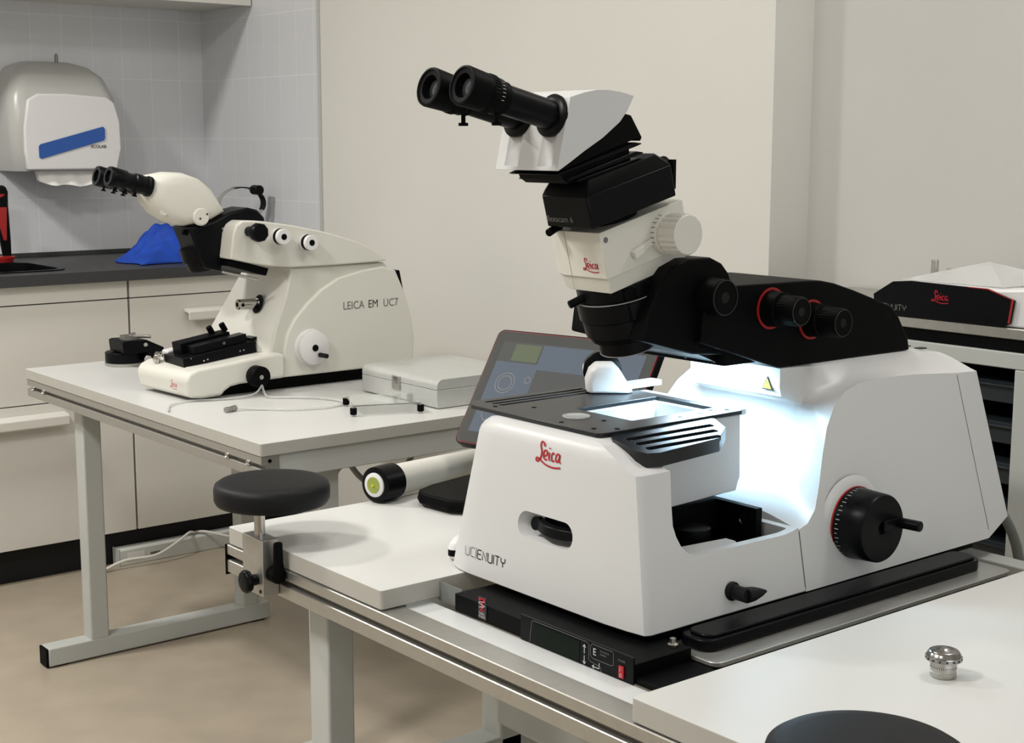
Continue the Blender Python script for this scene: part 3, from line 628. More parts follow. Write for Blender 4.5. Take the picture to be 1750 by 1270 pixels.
# binocular head of the cream microscope
yc = 3.20
tube_p = [(1.473, 1.262), (1.490, 1.276), (1.530, 1.283), (1.570, 1.281), (1.609, 1.268), (1.640, 1.243), (1.660, 1.213), (1.676, 1.186), (1.640, 1.168), (1.600, 1.158), (1.568, 1.156), (1.530, 1.168), (1.500, 1.185), (1.480, 1.210), (1.468, 1.238)]
bm = newbm(); V = []
cxm, czm = 1.57, 1.215
for y, s in ((-.052, .55), (-.048, .80), (-.036, .93), (-.018, .99), (0, 1.0), (.018, .99), (.036, .93), (.048, .80), (.052, .55)):
    V.append([(cxm+(p[0]-cxm)*s, yc+y, czm+(p[1]-czm)*s) for p in tube_p])
loft(bm, V); obj('binocular_head', bm, m_cream, u7, smooth=60)
bm = newbm(); lathe(bm, (1.60, yc-.047, 1.178), (0, -1, 0), [(0, .021), (.006, .021), (.009, .018)], 32); kk = obj('side_disc', bm, m_cream, u7)
bm = newbm()
for dx, dz in ((-.004, -.004), (.014, .006)): lathe(bm, (1.60+dx, yc-.0562, 1.178+dz), (0, -1, 0), [(0, .0025), (.0006, .0025)], 12)
obj('disc_screw', bm, m_ink, kk)
bm = newbm(); lathe(bm, (1.517, yc-.028, 1.192), (-.3, -1, -.05), [(0, .012), (.014, .011), (.018, .007)], 20); obj('side_button', bm, m_cream, u7)
for s in (-1, 1):
    y = yc+s*.031; a = Vector((1.483, y, 1.2495)); d = Vector((-.101, s*.002, .026)); L = d.length
    bm = newbm(); lathe(bm, a, d, [(0, .0235), (.008, .024), (.010, .0215), (.022, .0215), (.024, .0225), (.040, .0225), (.042, .0195), (.060, .0195), (.064, .0228), (L-.004, .0238), (L, .0222), (L, .0145), (L-.010, .014)], 40, cap=False)
    e = obj('eyepiece', bm, m_satin, u7)
    bm = newbm(); dn = d.normalized(); lathe(bm, a+dn*(L-.010), d, [(0, .0141), (.001, .0140), (.003, .006)], 32); obj('lens', bm, m_glass, e)
    bm = newbm()
    for k_, q in enumerate((.034, .058, .082)):
        p = a+dn*q; cyl(bm, p+Vector((-.003, 0, -.017)), p+Vector((-.005, 0, -.027)), .0025, n=12); cyl(bm, p+Vector((-.005, 0, -.027)), p+Vector((-.0056, 0, -.030)), .0055, n=12)
    obj('clamp_screw', bm, m_black, e)
    bm = newbm()
    for i in range(4):
        p = a+dn*.066+Vector((0, -.0125-.001*i, .0155-.005*i)); 
        lathe(bm, p, (0, -1, .8), [(0, .0012), (.0012, .0012)], 8)
    obj('scale_marks', bm, m_whiteink, e)
bm = newbm(); bp_ = [(1.571, 1.154), (1.600, 1.157), (1.640, 1.167), (1.677, 1.185), (1.73, 1.196), (1.755, 1.190), (1.775, 1.170), (1.775, 1.120), (1.66, 1.120), (1.655, 1.045), (1.61, 1.055), (1.597, 1.078), (1.588, 1.110)]
prismY(bm, bp_, yc-.045, yc+.045); obj('optics_carrier', bm, m_satin, u7, bevel=.006, seg=3)
bm = newbm(); ax = Vector((.25, 0, 1)).normalized(); lathe(bm, (1.625, yc, 1.048), (-.16, 0, 1), [(0, .030), (.004, .033), (.022, .036), (.024, .042), (.052, .045), (.056, .046)], 48); obj('objective', bm, m_satin, u7)
bm = newbm(); lathe(bm, (1.66, yc-.0455, 1.148), (0, -1, 0), [(0, .003), (.001, .003)], 12); obj('carrier_screw', bm, m_chrome, u7)
bm = newbm(); rcyl(bm, (1.583, yc-.02, 1.138), (1.566, yc-.02, 1.142), .006, .001, 16); obj('lock_pin', bm, m_black, u7)

# ================================================================ PLATFORM under the large microscope
pf = thing('vibration_platform', 'black anti-vibration platform with button panel under the large microscope', 'platform', (1.5, 1.35, .722))
bm = newbm(); box(bm, 1.148, 1.243, 1.19, 1.545, .7185, .743); box(bm, 1.149, 1.2435, 1.108, 1.1901, .7185, .7262); box(bm, 1.2425, 1.87, 1.245, 1.545, .7185, .743); box(bm, 1.2431, 1.87, 1.156, 1.2451, .7185, .7262); obj('housing', bm, m_black, pf, bevel=.001)
bm = newbm(); box(bm, 1.1455, 1.1482, 1.190, 1.400, .7180, .7515); pn = obj('button_panel', bm, m_satin, pf, bevel=.0004)
bm = newbm(); box(bm, 1.160, 1.1615, 1.545, 1.60, .7180, .745); obj('side_panel', bm, m_gcable, pf)
xp = 1.1450
def pl(name, pts, wd, m, closed=False):
    bm = newbm(); q = pts+[pts[0]] if closed else pts
    ribbon(bm, [(-p[0], p[1]) for p in q], wd, (xp, 0, 0), (0, -1, 0), (0, 0, 1), smooth=False); return obj(name, bm, m, pn, fix=False, smooth=0)
pl('screen_border', [(1.381, .7195), (1.377, .7475), (1.374, .7495), (1.272, .7495), (1.268, .7475), (1.268, .7285), (1.264, .7265), (1.247, .7245), (1.245, .7185)], .0007, m_greyink)
pl('key_border', [(1.265, .7455), (1.262, .7495), (1.226, .7495), (1.224, .7475), (1.224, .7335), (1.227, .7315), (1.261, .7315), (1.265, .7345)], .0007, m_greyink, True)
bm = newbm(); box(bm, xp, xp+.0005, 1.285, 1.37, .7190, .7465); obj('display', bm, m_lcd, pn)
text('key_letter', 'E', .0125, (xp-.0002, 1.2605, .7365), (0, -1, 0), (0, 0, 1), m_whiteink, pn)
bm = newbm()
for pts in ([(1.276, .7335), (1.276, .7445)], [(1.2785, .7415), (1.276, .7450), (1.2735, .7415)], [(1.276, .7310), (1.276, .7205)], [(1.2785, .7235), (1.276, .7200), (1.2735, .7235)],
            [(1.2490, .7285), (1.2490, .7215), (1.2610, .7215)], [(1.2580, .7240), (1.2615, .7215), (1.2580, .7192)]):
    ribbon(bm, [(-p[0], p[1]) for p in pts], .0011, (xp-.0002, 0, 0), (0, -1, 0), (0, 0, 1), smooth=False)
obj('arrow_symbols', bm, m_whiteink, pn, fix=False, smooth=0)
bm = newbm(); box(bm, xp-.0018, xp+.0005, 1.205, 1.2135, .7215, .7365); sw = obj('rocker_switch', bm, m_redsw, pn, bevel=.0006)
text('switch_marks', 'I', .006, (xp-.0024, 1.211, .7305), (0, -1, 0), (0, 0, 1), m_whiteink, sw)
text('switch_marks', 'O', .006, (xp-.0024, 1.2115, .7235), (0, -1, 0), (0, 0, 1), m_whiteink, sw)
text('small_print', 'POWER', .0035, (xp-.0004, 1.2155, .7415), (0, -1, 0), (0, 0, 1), m_greyink, pn)
text('small_print', 'ISOLATION', .0032, (xp-.0004, 1.2475, .7435), (0, -1, 0), (0, 0, 1), m_greyink, pn)
text('small_print', 'ENABLE', .0032, (xp-.0004, 1.2475, .7395), (0, -1, 0), (0, 0, 1), m_greyink, pn)
# table stable badge
bg = bbox('badge', 1.1468, 1.1482, 1.474, 1.491, .7225, .7525, m_ink, pf)
bm = newbm(); xb = 1.1463
for pts, wd in (([(1.4895, .7495), (1.4755, .7495)], .0045), ([(1.4825, .7495), (1.4825, .7345)], .0048), ([(1.4865, .7345), (1.4785, .7345)], .0022)):
    ribbon(bm, [(-p[0], p[1]) for p in pts], wd, (xb, 0, 0), (0, -1, 0), (0, 0, 1), smooth=False)
obj('badge_symbol', bm, m_redsw, bg, fix=False, smooth=0)
bm = newbm(); ribbon(bm, [(-1.4765, .7475), (-1.483, .7465), (-1.4895, .7445), (-1.483, .7430), (-1.4765, .7415), (-1.483, .7395), (-1.4885, .7385)], .0008, (xb-.0002, 0, 0), (0, -1, 0), (0, 0, 1)); obj('badge_swirl', bm, m_whiteink, bg, fix=False, smooth=0)
text('badge_text', 'TABLE', .0042, (xb, 1.4890, .7290), (0, -1, 0), (0, 0, 1), m_whiteink, bg)
text('badge_text', 'STABLE', .0042, (xb, 1.4896, .7248), (0, -1, 0), (0, 0, 1), m_whiteink, bg)
# steel plate strip beside the microscope
bm = newbm(); prismZ(bm, rrect(1.245, 1.875, 1.150, 1.2440, .014, 5), .7266, .7325)
tag(obj('steel_plate', bm, m_plate, bevel=.001), 'long satin steel plate between large microscope and right desk panel', 'plate')
bm = newbm(); box(bm, 1.26, 1.90, 1.236, 1.27, .7435, .7490); o = obj('base_rail', bm, m_black, pf)
# black runner foot
bm = newbm(); prismZ(bm, rrect(1.26, 1.845, 1.180, 1.235, .02, 6), .733, .748); prismZ(bm, rrect(1.27, 1.84, 1.186, 1.228, .016, 6), .748, .752)
obj('side_runner', bm, m_satin, pf, bevel=.002)
bm = newbm(); lathe(bm, (1.228, 1.207, .7435), (0, 0, 1), [(0, .007), (.003, .007), (.005, .0045), (.010, .004), (.011, .002)], 20); obj('screw_head', bm, m_chrome, pf)

# ================================================================ LARGE MICROSCOPE
E = thing('ultramicrotome', 'large white ultramicrotome with black stage and lit lamp in the foreground', 'microscope', (1.56, 1.43, .752))
ZB = .755
YRS = lambda z: 1.2337+.195*(z-ZB)
YLS = lambda z: 1.6430-.195*(z-ZB)
XF = lambda z: 1.2012+.09*(z-ZB)
def plan(z, ins=0.0, x_end=1.507):
    r, l, x = YRS(z)+ins, YLS(z)-ins, XF(z)+ins
    return [(x_end, r, z), (x+.016, r, z), (x+.007, r+.0035, z), (x+.0030, r+.030, z), (x, r+.070, z), (x, l-.055, z), (x+.003, l-.030, z), (x+.010, l-.010, z), (x+.026, l, z), (x_end, l, z)]
bm = newbm()
loft(bm, [plan(z, i_) for z, i_ in ((.7508, .002), (.7525, 0), (.80, 0), (.85, 0), (.90, 0), (.935, 0), (.953, 0), (.960, .001), (.967, .0040), (.972, .0085), (.9752, .0150))])
fc = obj('front_cover', bm, m_white, E, smooth=35)
c0 = newbm(); crv = cr([(1.245, .9425, 0), (1.274, .9437, 0), (1.288, .9485, 0), (1.302, .9565, 0), (1.322, .9655, 0), (1.350, .9735, 0), (1.39, .9770, 0)], 5)
prismX(c0, [(p.x, p.y) for p in crv]+[(1.39, 1.05), (1.20, 1.05), (1.20, .9425)], 1.10, 1.60)
c1 = newbm(); prismY(c1, [(1.284, 1.1), (1.283, .951), (1.277, .904), (1.275, .876), (1.2785, .862), (1.285, .849), (1.296, .838), (1.312, .833), (1.478, .832), (1.495, .834), (1.53, .842), (1.53, 1.1)], 1.15, 1.72)
c2 = newbm(); prismZ(c2, rrect(1.288, 1.499, 1.262, 1.602, .004, 3), .775, 1.1)
c3 = newbm(); yzc = [(1.4285+a, .8465+b) for a, b in [( .046+.020*math.cos(math.radians(t)), .020*math.sin(math.radians(t))) for t in range(-90, 91, 15)]+[(-.046+.020*math.cos(math.radians(t)), .020*math.sin(math.radians(t))) for t in range(90, 271, 15)]]
prism(c3, yzc, lambda p: (1.238, 1.4285+(p[0]-1.4285)*.62, .8455+(p[1]-.8465)*.74), lambda p: (1.19, p[0], p[1]))
cut(fc, c0, c1, c2, c3); bev(fc, .0022, 3)
# handle in the recess
bm = newbm(); V = []
for i in range(13):
    t = i/12; y = 1.455-.078*t; d = .012*math.sin(PI*t)
    c = Vector((1.222-d, y, .8475-.002*t)); V.append([c+Vector((-.003, 0, .006)), c+Vector((.006, 0, .008)), c+Vector((.006, 0, -.007)), c+Vector((-.005, 0, -.007))])
loft(bm, V); cyl(bm, (1.226, 1.456, .8465), (1.216, 1.456, .8485), .0095, n=20); obj('pull_handle', bm, m_satin, E, bevel=.001)
bm = newbm(); prism(bm, rrect(1.375, 1.458, .8330, .8580, .011), lambda p: (1.2330, p[0], p[1]), lambda p: (1.2375, p[0], p[1])); obj('recess_plate', bm, m_black, E)
nF = Vector((.09, 0, 1)).normalized()
leica(E, (XF(.926)-.0009, 1.4560, .9260), (0, -1, 0), (.09, 0, 1), .050)
enuity(E, (XF(.782)-.0009, 1.5940, .7775), (0, -1, 0), (.09, 0, 1), .0126, m_ink)
# pocket contents
bm = newbm(); box(bm, 1.290, 1.476, 1.372, 1.598, .7755, .8585); box(bm, 1.430, 1.4765, 1.266, 1.371, .7755, .783); box(bm, 1.2885, 1.2955, 1.266, 1.371, .7755, .832); obj('drive_housing', bm, m_black, E, bevel=.001)
bm = newbm(); box(bm, 1.477, 1.489, 1.298, 1.40, .7755, .858); dh = obj('drive_plate', bm, m_black, E, bevel=.001)
bm = newbm(); lathe(bm, (1.4767, 1.322, .838), (-1, 0, 0), [(0, .0065), (.0008, .0065), (.001, .0052), (.0002, .0050), (.0002, .002)], 24); obj('round_socket', bm, m_chrome, dh)
bm = newbm(); lathe(bm, (1.40, 1.342, .790), (0, 0, 1), [(0, .02), (.030, .024), (.046, .024), (.048, .018)], 28); obj('drive_wheel', bm, m_satin, E); bm = newbm(); cyl(bm, (1.32, 1.371, .838), (1.32, 1.345, .838), .009, n=16); obj('drive_shaft', bm, m_satin, E)
bm = newbm(); prismZ(bm, [(1.2960, 1.264), (1.400, 1.264), (1.425, 1.285), (1.425, 1.305), (1.2960, 1.318)], .7755, .8255); obj('floor_insert', bm, m_white, E, bevel=.003)
# stage column
bm = newbm(); prismY(bm, [(1.2855, .868), (1.2855, .9755), (1.514, .9755), (1.517, .885), (1.513, .878), (1.509, .8665), (1.30, .8595)], 1.3645, 1.548)
sc = obj('stage_column', bm, m_white, E)
c = newbm(); box(c, 1.344, 1.496, 1.405, 1.515, .90, 1.0); cut(sc, c); bev(sc, .002, 2)
# stage plate with window
bm = newbm(); prismZ(bm, [(1.243, 1.366), (1.247, 1.362), (1.260, 1.3605), (1.512, 1.3605), (1.516, 1.364), (1.516, 1.575), (1.476, 1.578), (1.474, 1.652), (1.470, 1.655), (1.262, 1.655), (1.250, 1.645), (1.243, 1.63)], .9758, .9815)
sp = obj('stage_plate', bm, m_stage, E)
c = newbm(); prismZ(c, rrect(1.340, 1.500, 1.402, 1.518, .004, 3), .9, 1.1)
c5 = newbm()
for k_ in range(3): prismZ(c5, rrect(1.272, 1.462, 1.600+.016*k_, 1.608+.016*k_, .0038, 4), .9782, 1.1)
cut(sp, c, c5); bev(sp, .0008, 2)
for x, y in ((1.262, 1.60), (1.258, 1.452), (1.262, 1.392), (1.285, 1.372), (1.31, 1.425), (1.48, 1.39), (1.50, 1.378), (1.41, 1.380), (1.45, 1.382), (1.30, 1.56)):
    bm = newbm(); lathe(bm, (x, y, .9816), (0, 0, 1), [(0, .0035), (.0004, .0035), (.0005, .002)], 12); obj('stage_screw', bm, m_black, sp)
bm = newbm(); lathe(bm, (1.300, 1.470, .9817), (0, 0, 1), [(0, .019), (.0015, .019), (.002, .0175), (.0012, .0165), (.0012, .002)], 40); obj('clear_disc', bm, m_clear2, E)
bm = newbm(); box(bm, 1.345, 1.495, 1.4055, 1.5145, .9005, .903); obj('chamber_floor', bm, m_ui if False else m_white, E)
bm = newbm(); box(bm, 1.43, 1.4325, 1.41, 1.51, .904, .955); obj('chamber_glass', bm, m_clear2, E)
bm = newbm(); prismZ(bm, rrect(1.5165, 1.534, 1.37, 1.575, .004), .9725, .9805); obj('rear_strip', bm, m_plate, E)
# ribbed hand rest
bm = newbm(); prismZ(bm, [(1.262, 1.3590), (1.252, 1.345), (1.2495, 1.300), (1.256, 1.286), (1.275, 1.2815), (1.395, 1.293), (1.438, 1.322), (1.452, 1.356), (1.448, 1.3590)],   .9600, .9785)
hr = obj('hand_rest', bm, m_stage, E)
c = newbm()
for k_ in range(3): prismZ(c, rrect(1.268, 1.428-.012*k_, 1.2975+.0185*(2-k_)-.003, 1.306+.0185*(2-k_)-.002, .0040, 4), .9725, 1.0)
cut(hr, c)
for v in hr.data.vertices: v.co.z -= (1.359-(v.co.y+ORIGIN[E.name].y))*.16
bev(hr, .0020, 3)
# hood
SP = [(1.508, ZB-.004), (1.508, .834), (1.527, .839), (1.546, .856), (1.560, .886), (1.574, .924), (1.591, .962), (1.611, .987), (1.640, 1.006), (1.674, 1.014), (1.715, 1.016), (1.798, 1.014), (1.904, 1.006), (1.957, 1.004), (1.994, .777), (1.938, ZB-.003)]
MP = [(1.515, ZB), (1.515, .848), (1.545, .858), (1.580, .880), (1.602, .910), (1.612, .940), (1.612, .965), (1.602, .985), (1.576, .996), (1.572, 1.010), (1.572, 1.037), (1.720, 1.0375), (1.880, 1.0365), (1.945, 1.028), (1.992, .79), (1.938, ZB)]
rings = []
def lerp(f, t): return [(a[0]*(1-g)+b[0]*g, a[1]*(1-f)+b[1]*f) for a, b, g in zip(SP, MP, [f]*7+[f*.5+.5*t**4, t**4, t**4, t**4, (f+t**4)/2]+[f]*4)]
for t, f in ((0, 0), (.035, .03), (.15, .15), (.35, .42), (.6, .72), (.8, .90), (.92, .97), (.985, .995), (1, 1)):
    pr = lerp(f, t); rings.append([(p[0], YRS(q[1])*(1-t)+1.345*t, p[1]) for p, q in zip(pr, pr)])
left = [[(p[0], 2*1.43185-p[1], p[2]) for p in r] for r in reversed(rings)]
bm = newbm(); loft(bm, rings+left); obj('hood', bm, m_white, E, smooth=50)
bm = newbm()
sx = lambda z: 1.905+(1.006-z)*.145
for z0, z1 in ((.765, 1.003),):
    pts = [(sx(z1), z1), (sx(z0), z0)]
    a = [bm.verts.new((x+dx, YRS(z)-.0003, z)) for (x, z), dx in ((pts[0], -.0006), (pts[0], .0006), (pts[1], .0006), (pts[1], -.0006))]; bm.faces.new(a)
obj('panel_seam', bm, m_greyink, E)
bm = newbm(); a = [bm.verts.new((x, YRS(z)-.0003, z)) for x, z in ((1.5065, .757), (1.5085, .757), (1.5088, .832), (1.5068, .832))]; bm.faces.new(a); obj('panel_seam', bm, m_greyink, E)
bm = newbm()
for i in range(5): box(bm, 1.900+.0, 1.916, 1.345+.030*i, 1.357+.030*i, 1.0355, 1.0372)
obj('vent_slots', bm, m_ink, E)
# warning label
bm = newbm(); wx = 1.5712
def tri(cy, cz, s): return [(cy-s, cz-s*.9), (cy+s, cz-s*.9), (cy, cz+s*.95)]
prismX(bm, tri(1.367, 1.0135, .0105), wx-.0004, wx+.0005); wl = obj('warning_label', bm, m_ink, E)
bm = newbm(); prismX(bm, tri(1.367, 1.0130, .0078), wx-.0008, wx-.0004); obj('label_face', bm, m_yellow, wl)
bm = newbm(); ribbon(bm, [(-1.367, 1.012), (-1.367, 1.0165)], .0012, (wx-.001, 0, 0), (0, -1, 0), (0, 0, 1), smooth=False); ribbon(bm, [(-1.367, 1.009), (-1.367, 1.0102)], .0012, (wx-.001, 0, 0), (0, -1, 0), (0, 0, 1), smooth=False); obj('label_mark', bm, m_ink, wl, fix=False)
# hand wheel
nS = Vector((0, -1, .195)).normalized(); kb = Vector((1.623, YRS(.826), .826)); ax = Vector((0, -1, .02))
bm = newbm(); lathe(bm, kb+Vector((0, .006, 0)), ax, [(0, .066), (.004, .060), (.007, .0525)], 64); obj('wheel_boss', bm, m_white, E)
bm = newbm(); lathe(bm, kb-Vector((0, .001, 0)), ax, [(0, .0515), (.0025, .0515)], 64); hk = obj('wheel_ring', bm, m_red, E)
bm = newbm(); lathe(bm, kb-Vector((0, .0035, 0)), ax, [(0, .0505), (.022, .0490), (.044, .0478), (.0465, .0462), (.047, .020), (.0455, .0085), (.041, .008)], 72); hwl = obj('hand_wheel', bm, m_satin, E)
bm = newbm(); pa = kb+Vector((.016, -.048, .004)); box(bm, pa.x-.014, pa.x+.026, pa.y-.004, pa.y+.001, pa.z-.007, pa.z+.007); rcyl(bm, pa+Vector((.020, -.003, 0)), pa+Vector((.024, -.036, 0)), .0075, .0012, 28); obj('crank_handle', bm, m_satin, hwl, bevel=.001)
bm = newbm()
for i in range(24):
    a = math.radians(90+i*7.4); c = kb+Vector((.0509*math.cos(a), -.0075, .0509*math.sin(a))); ribbon(bm, [(0, 0), (0, -.004 if i % 2 else -.0065)], .0008, c, (-math.sin(a), 0, math.cos(a)), (0, 1, 0), smooth=False)
obj('scale_marks', bm, m_whiteink, hwl, fix=False)
bm = newbm(); lathe(bm, (1.587, YRS(.863)+.0002, .863), (0, -1, 0), [(0, .002), (.0006, .002)], 12); obj('index_dot', bm, m_ink, E)
# side lever
lv = Vector((1.365, YRS(.779)+.001, .779)); bm = newbm()
rcyl(bm, lv, lv+Vector((.0, -.006, .0)), .0125, .001, 28)
cyl(bm, lv+Vector((0, -.005, 0)), lv+Vector((0, -.030, 0)), .0095, n=28)
V = []
for t, r in ((0, .0105), (.35, .0095), (.7, .006), (1, .0018)):
    c_ = lv+Vector((.034*t, -.026-.004*t, 0)); V.append([c_+Vector((0, r*math.cos(q*PI/8), r*math.sin(q*PI/8))) for q in range(16)])
loft(bm, V); obj('side_lever', bm, m_rubber, E, smooth=50)
# ------------------------------------------------ arm
bm = newbm(); armp = [(1.566, 1.0385), (1.600, 1.0382), (1.871, 1.0375), (1.866, 1.056), (1.853, 1.074), (1.837, 1.096), (1.822, 1.108), (1.775, 1.124), (1.731, 1.138), (1.685, 1.151), (1.655, 1.1565), (1.625, 1.158), (1.485, 1.160), (1.42, 1.160), (1.41, 1.087)]
prism(bm, armp, lambda p: (p[0], 1.345, p[1]), lambda p: (p[0], 1.519, p[1])); obj('arm', bm, m_black, E, bevel=.002)
bm = newbm(); prismY(bm, [(1.320, 1.095), (1.325, 1.130), (1.345, 1.165), (1.365, 1.188), (1.395, 1.199), (1.440, 1.199), (1.462, 1.190), (1.476, 1.176), (1.486, 1.155), (1.486, 1.062), (1.41, 1.070)], 1.358, 1.506); obj('arm_head', bm, m_black, E, bevel=.003, seg=3)
bm = newbm(); prismZ(bm, rrect(1.470, 1.565, 1.357, 1.548, .004), 1.048, 1.086); lp = obj('lamp_housing', bm, m_black, E, bevel=.001)
bm = newbm(); prismY(bm, [(1.36, 1.096), (1.475, 1.050), (1.475, 1.056), (1.365, 1.103)], 1.372, 1.535); obj('lamp_shield', bm, m_satin, E)
bm = newbm(); box(bm, 1.485, 1.555, 1.40, 1.51, 1.0462, 1.0479); obj('led_strip', bm, m_led, lp)
bm = newbm()
for y in (1.375, 1.43, 1.52): lathe(bm, (1.4695, y, 1.053), (-1, 0, 0), [(0, .002), (.001, .0015)], 10)
obj('lamp_screw', bm, m_chrome, lp)
bm = newbm()
for q in ([(1.385, 1.375), (1.425, 1.375)], [(1.400, 1.390), (1.440, 1.390), (1.440, 1.470), (1.400, 1.470)], [(1.385, 1.385), (1.385, 1.47)]): ribbon(bm, q, .0016, (0, 0, 1.1994), (1, 0, 0), (0, 1, 0), smooth=False)
obj('head_cover_line', bm, m_line, E, fix=False)
def kn(x, z, r, h, base, name, n=72, yb=1.345, ring=True):
    bm = newbm()
    lathe(bm, (x, yb+.001, z), (0, -1, 0), [(0, base), (h*.42, base*.97), (h*.44, r), (h*.96, r), (h, r-.0015)] if ring else [(0, r), (h*.45, r), (h*.47, r-.0008), (h*.97, r-.0008), (h, r-.002)], n, flute=(.965, (2, 3) if ring else (0, 1)))
    k = obj(name, bm, m_black, E, smooth=30)
    if ring:
        bm = newbm(); ringm(bm, (x, yb-.0005, z), (0, -1, 0), base+.0008, base+.0042, .0014, 64); obj('red_ring', bm, m_red, k)
    bm = newbm(); ringm(bm, (x, yb-h+.0003, z), (0, -1, 0), r-.0026, r-.0021, .0004, 64); obj('rim_line', bm, m_line, k)
    bm = newbm(); lathe(bm, (x, yb-h+.0012, z), (0, -1, 0), [(0, r*.3), (.0006, r*.3)], 24); obj('knob_centre', bm, m_rubber, k)
    return k
kn(1.432, 1.148, .0255, .036, .02, 'arm_knob', yb=1.358, ring=False)
kn(1.548, 1.124, .0210, .056, .0250, 'focus_knob')
kn(1.636, 1.102, .0210, .058, .0245, 'focus_knob')
# ------------------------------------------------ optics (tilted 15 degrees)
th = math.radians(15); uA = Vector((-math.sin(th), 0, math.cos(th))); wA = Vector((math.cos(th), 0, math.sin(th))); YC = 1.432; OO = Vector((1.359, 0, 1.075))
def Lc(w_, y, u_): return OO + wA*w_ + uA*u_ + Vector((0, y, 0))
def lprism(bm, pts, u0_, u1_, k0=1.0, k1=1.0):
    """pts are (w, y); extrude along the optical axis"""
    cw = sum(p[0] for p in pts)/len(pts); cy = sum(p[1] for p in pts)/len(pts)
    return prism(bm, pts, lambda p: Lc(cw+(p[0]-cw)*k0, cy+(p[1]-cy)*k0, u0_), lambda p: Lc(cw+(p[0]-cw)*k1, cy+(p[1]-cy)*k1, u1_))
bm = newbm(); lathe(bm, Lc(0, YC, 0), uA, [(0, .036), (.0015, .0375), (.019, .0385), (.0205, .046), (.028, .0485), (.030, .0520), (.052, .0545), (.054, .0565), (.078, .057), (.080, .053), (.0995, .053)], 72); ob = obj('objective', bm, m_satin, E, smooth=35)
bm = newbm(); ringm(bm, Lc(0, YC, .0005), uA, .0378, .0384, .001, 72); obj('rim', bm, m_strap, ob)
bm = newbm(); ringm(bm, Lc(0, YC, .079), uA, .0566, .0573, .0012, 72); obj('rim', bm, m_strap, ob)
bm = newbm(); lathe(bm, Lc(0, YC, -.0008), uA, [(0, .034), (.001, .034)], 48); obj('lens', bm, m_glass, ob)
bm = newbm(); lprism(bm, [(-.03, YC-.050), (.10, YC-.062), (.115, YC-.05), (.115, YC+.05), (.10, YC+.062), (-.03, YC+.050)], .052, .098); obj('objective_carrier', bm, m_black, E, bevel=.003)
bm = newbm(); rcyl(bm, Lc(-.050, YC+.012, .088), Lc(-.070, YC+.020, .084), .0055, .001, 18); obj('lock_pin', bm, m_black, E)
bm = newbm(); lathe(bm, Lc(.028, YC-.0560, .088), (0, -1, 0), [(0, .0045), (.0015, .0045), (.0018, .003), (.001, .0025)], 18); obj('carrier_screw', bm, m_chrome, E)
# zoom body
Y0_, Y1_ = 1.378, 1.486
zp = [(-.0585, Y0_+.001), (-.0575, Y0_), (.095, Y0_), (.095, Y1_), (-.050, Y1_), (-.0585, Y1_-.02)]
bm = newbm(); lprism(bm, zp, .1215, .1835); 
zb = obj('zoom_body', bm, m_cream, E, bevel=.0025, seg=3)
bm = newbm(); lprism(bm, [(p[0]*.97, YC+(p[1]-YC)*.97) for p in zp], .100, .1213, .93, 1.0); obj('zoom_base', bm, m_cream, E, bevel=.003, seg=3)
leica(E, Lc(-.0591, 1.4215, .1270), (0, -1, 0), uA, .030)
bm = newbm(); ribbon(bm, [(0, .102), (0, .182)], .0006, Lc(-.0588, 1.4475, 0), (0, -1, 0), uA, smooth=False); obj('body_seam', bm, m_greyink, zb, fix=False)
kc = Lc(.052, Y0_, .150)
bm = newbm(); lathe(bm, kc+Vector((0, .001, 0)), (0, -1, 0), [(0, .0275), (.012, .0275), (.0125, .0262)], 56); kz = obj('zoom_collar', bm, m_cream, E)
bm = newbm(); lathe(bm, kc+Vector((0, -.0115, 0)), (0, -1, 0), [(0, .0245), (.003, .0245), (.004, .0275), (.031, .0275), (.033, .0262), (.0335, .0255), (.034, .0250)], 44, flute=(.925, (2, 3))); obj('zoom_knob', bm, m_cream, E, smooth=20)
bm = newbm()
for i in range(7):
    a = math.radians(120+i*14); c_ = kc+Vector((.0277*math.cos(a), -.006, .0277*math.sin(a))); ribbon(bm, [(0, -.003), (0, .003)], .0009, c_, (-math.sin(a), 0, math.cos(a)), (0, 1, 0), smooth=False)
obj('zoom_scale', bm, m_ink, kz, fix=False)
text('zoom_number', '1.6', .0052, kc+Vector((-.0235, -.0006, .010)), (1, 0, 0), (0, 0, 1), m_ink, kz)
text('zoom_number', '1.25', .0052, kc+Vector((-.0262, -.0006, .001)), (1, 0, 0), (0, 0, 1), m_ink, kz)
bm = newbm()
a0, a1 = Lc(-.012, Y0_-.001, .139), Lc(.034, Y0_-.001, .148); dd = (a1-a0).normalized(); nn_ = Vector((-dd.z, 0, dd.x))
for o0, o1, wd, th_ in ((a0, a1, .0045, .003),):
    prism(bm, [(0, -wd), ((o1-o0).length, -wd), ((o1-o0).length, wd), (0, wd)], lambda p: o0+dd*p[0]+nn_*p[1]+Vector((0, .001, 0)), lambda p: o0+dd*p[0]+nn_*p[1]+Vector((0, -th_, 0)))
prism(bm, [(0, -.0045), (.018, -.0045), (.018, .0055), (0, .0055)], lambda p: a0+dd*p[0]+nn_*p[1], lambda p: a0+dd*p[0]+nn_*p[1]+Vector((0, -.008, 0)))
obj('click_lever', bm, m_cream, E, bevel=.0008)
bm = newbm(); lathe(bm, Lc(-.050, Y0_+.0002, .172), (0, -1, 0), [(0, .0038), (.0006, .0038), (.0008, .002)], 20); obj('body_screw', bm, m_greyink, E)
bm = newbm(); rcyl(bm, Lc(-.050, 1.462, .188), Lc(-.080, 1.452, .187), .0052, .001, 18); obj('lock_pin', bm, m_black, E)
bm = newbm(); lathe(bm, Lc(.0, YC, .183), uA, [(0, .045), (.0105, .045)], 48); obj('dovetail', bm, m_black, E)
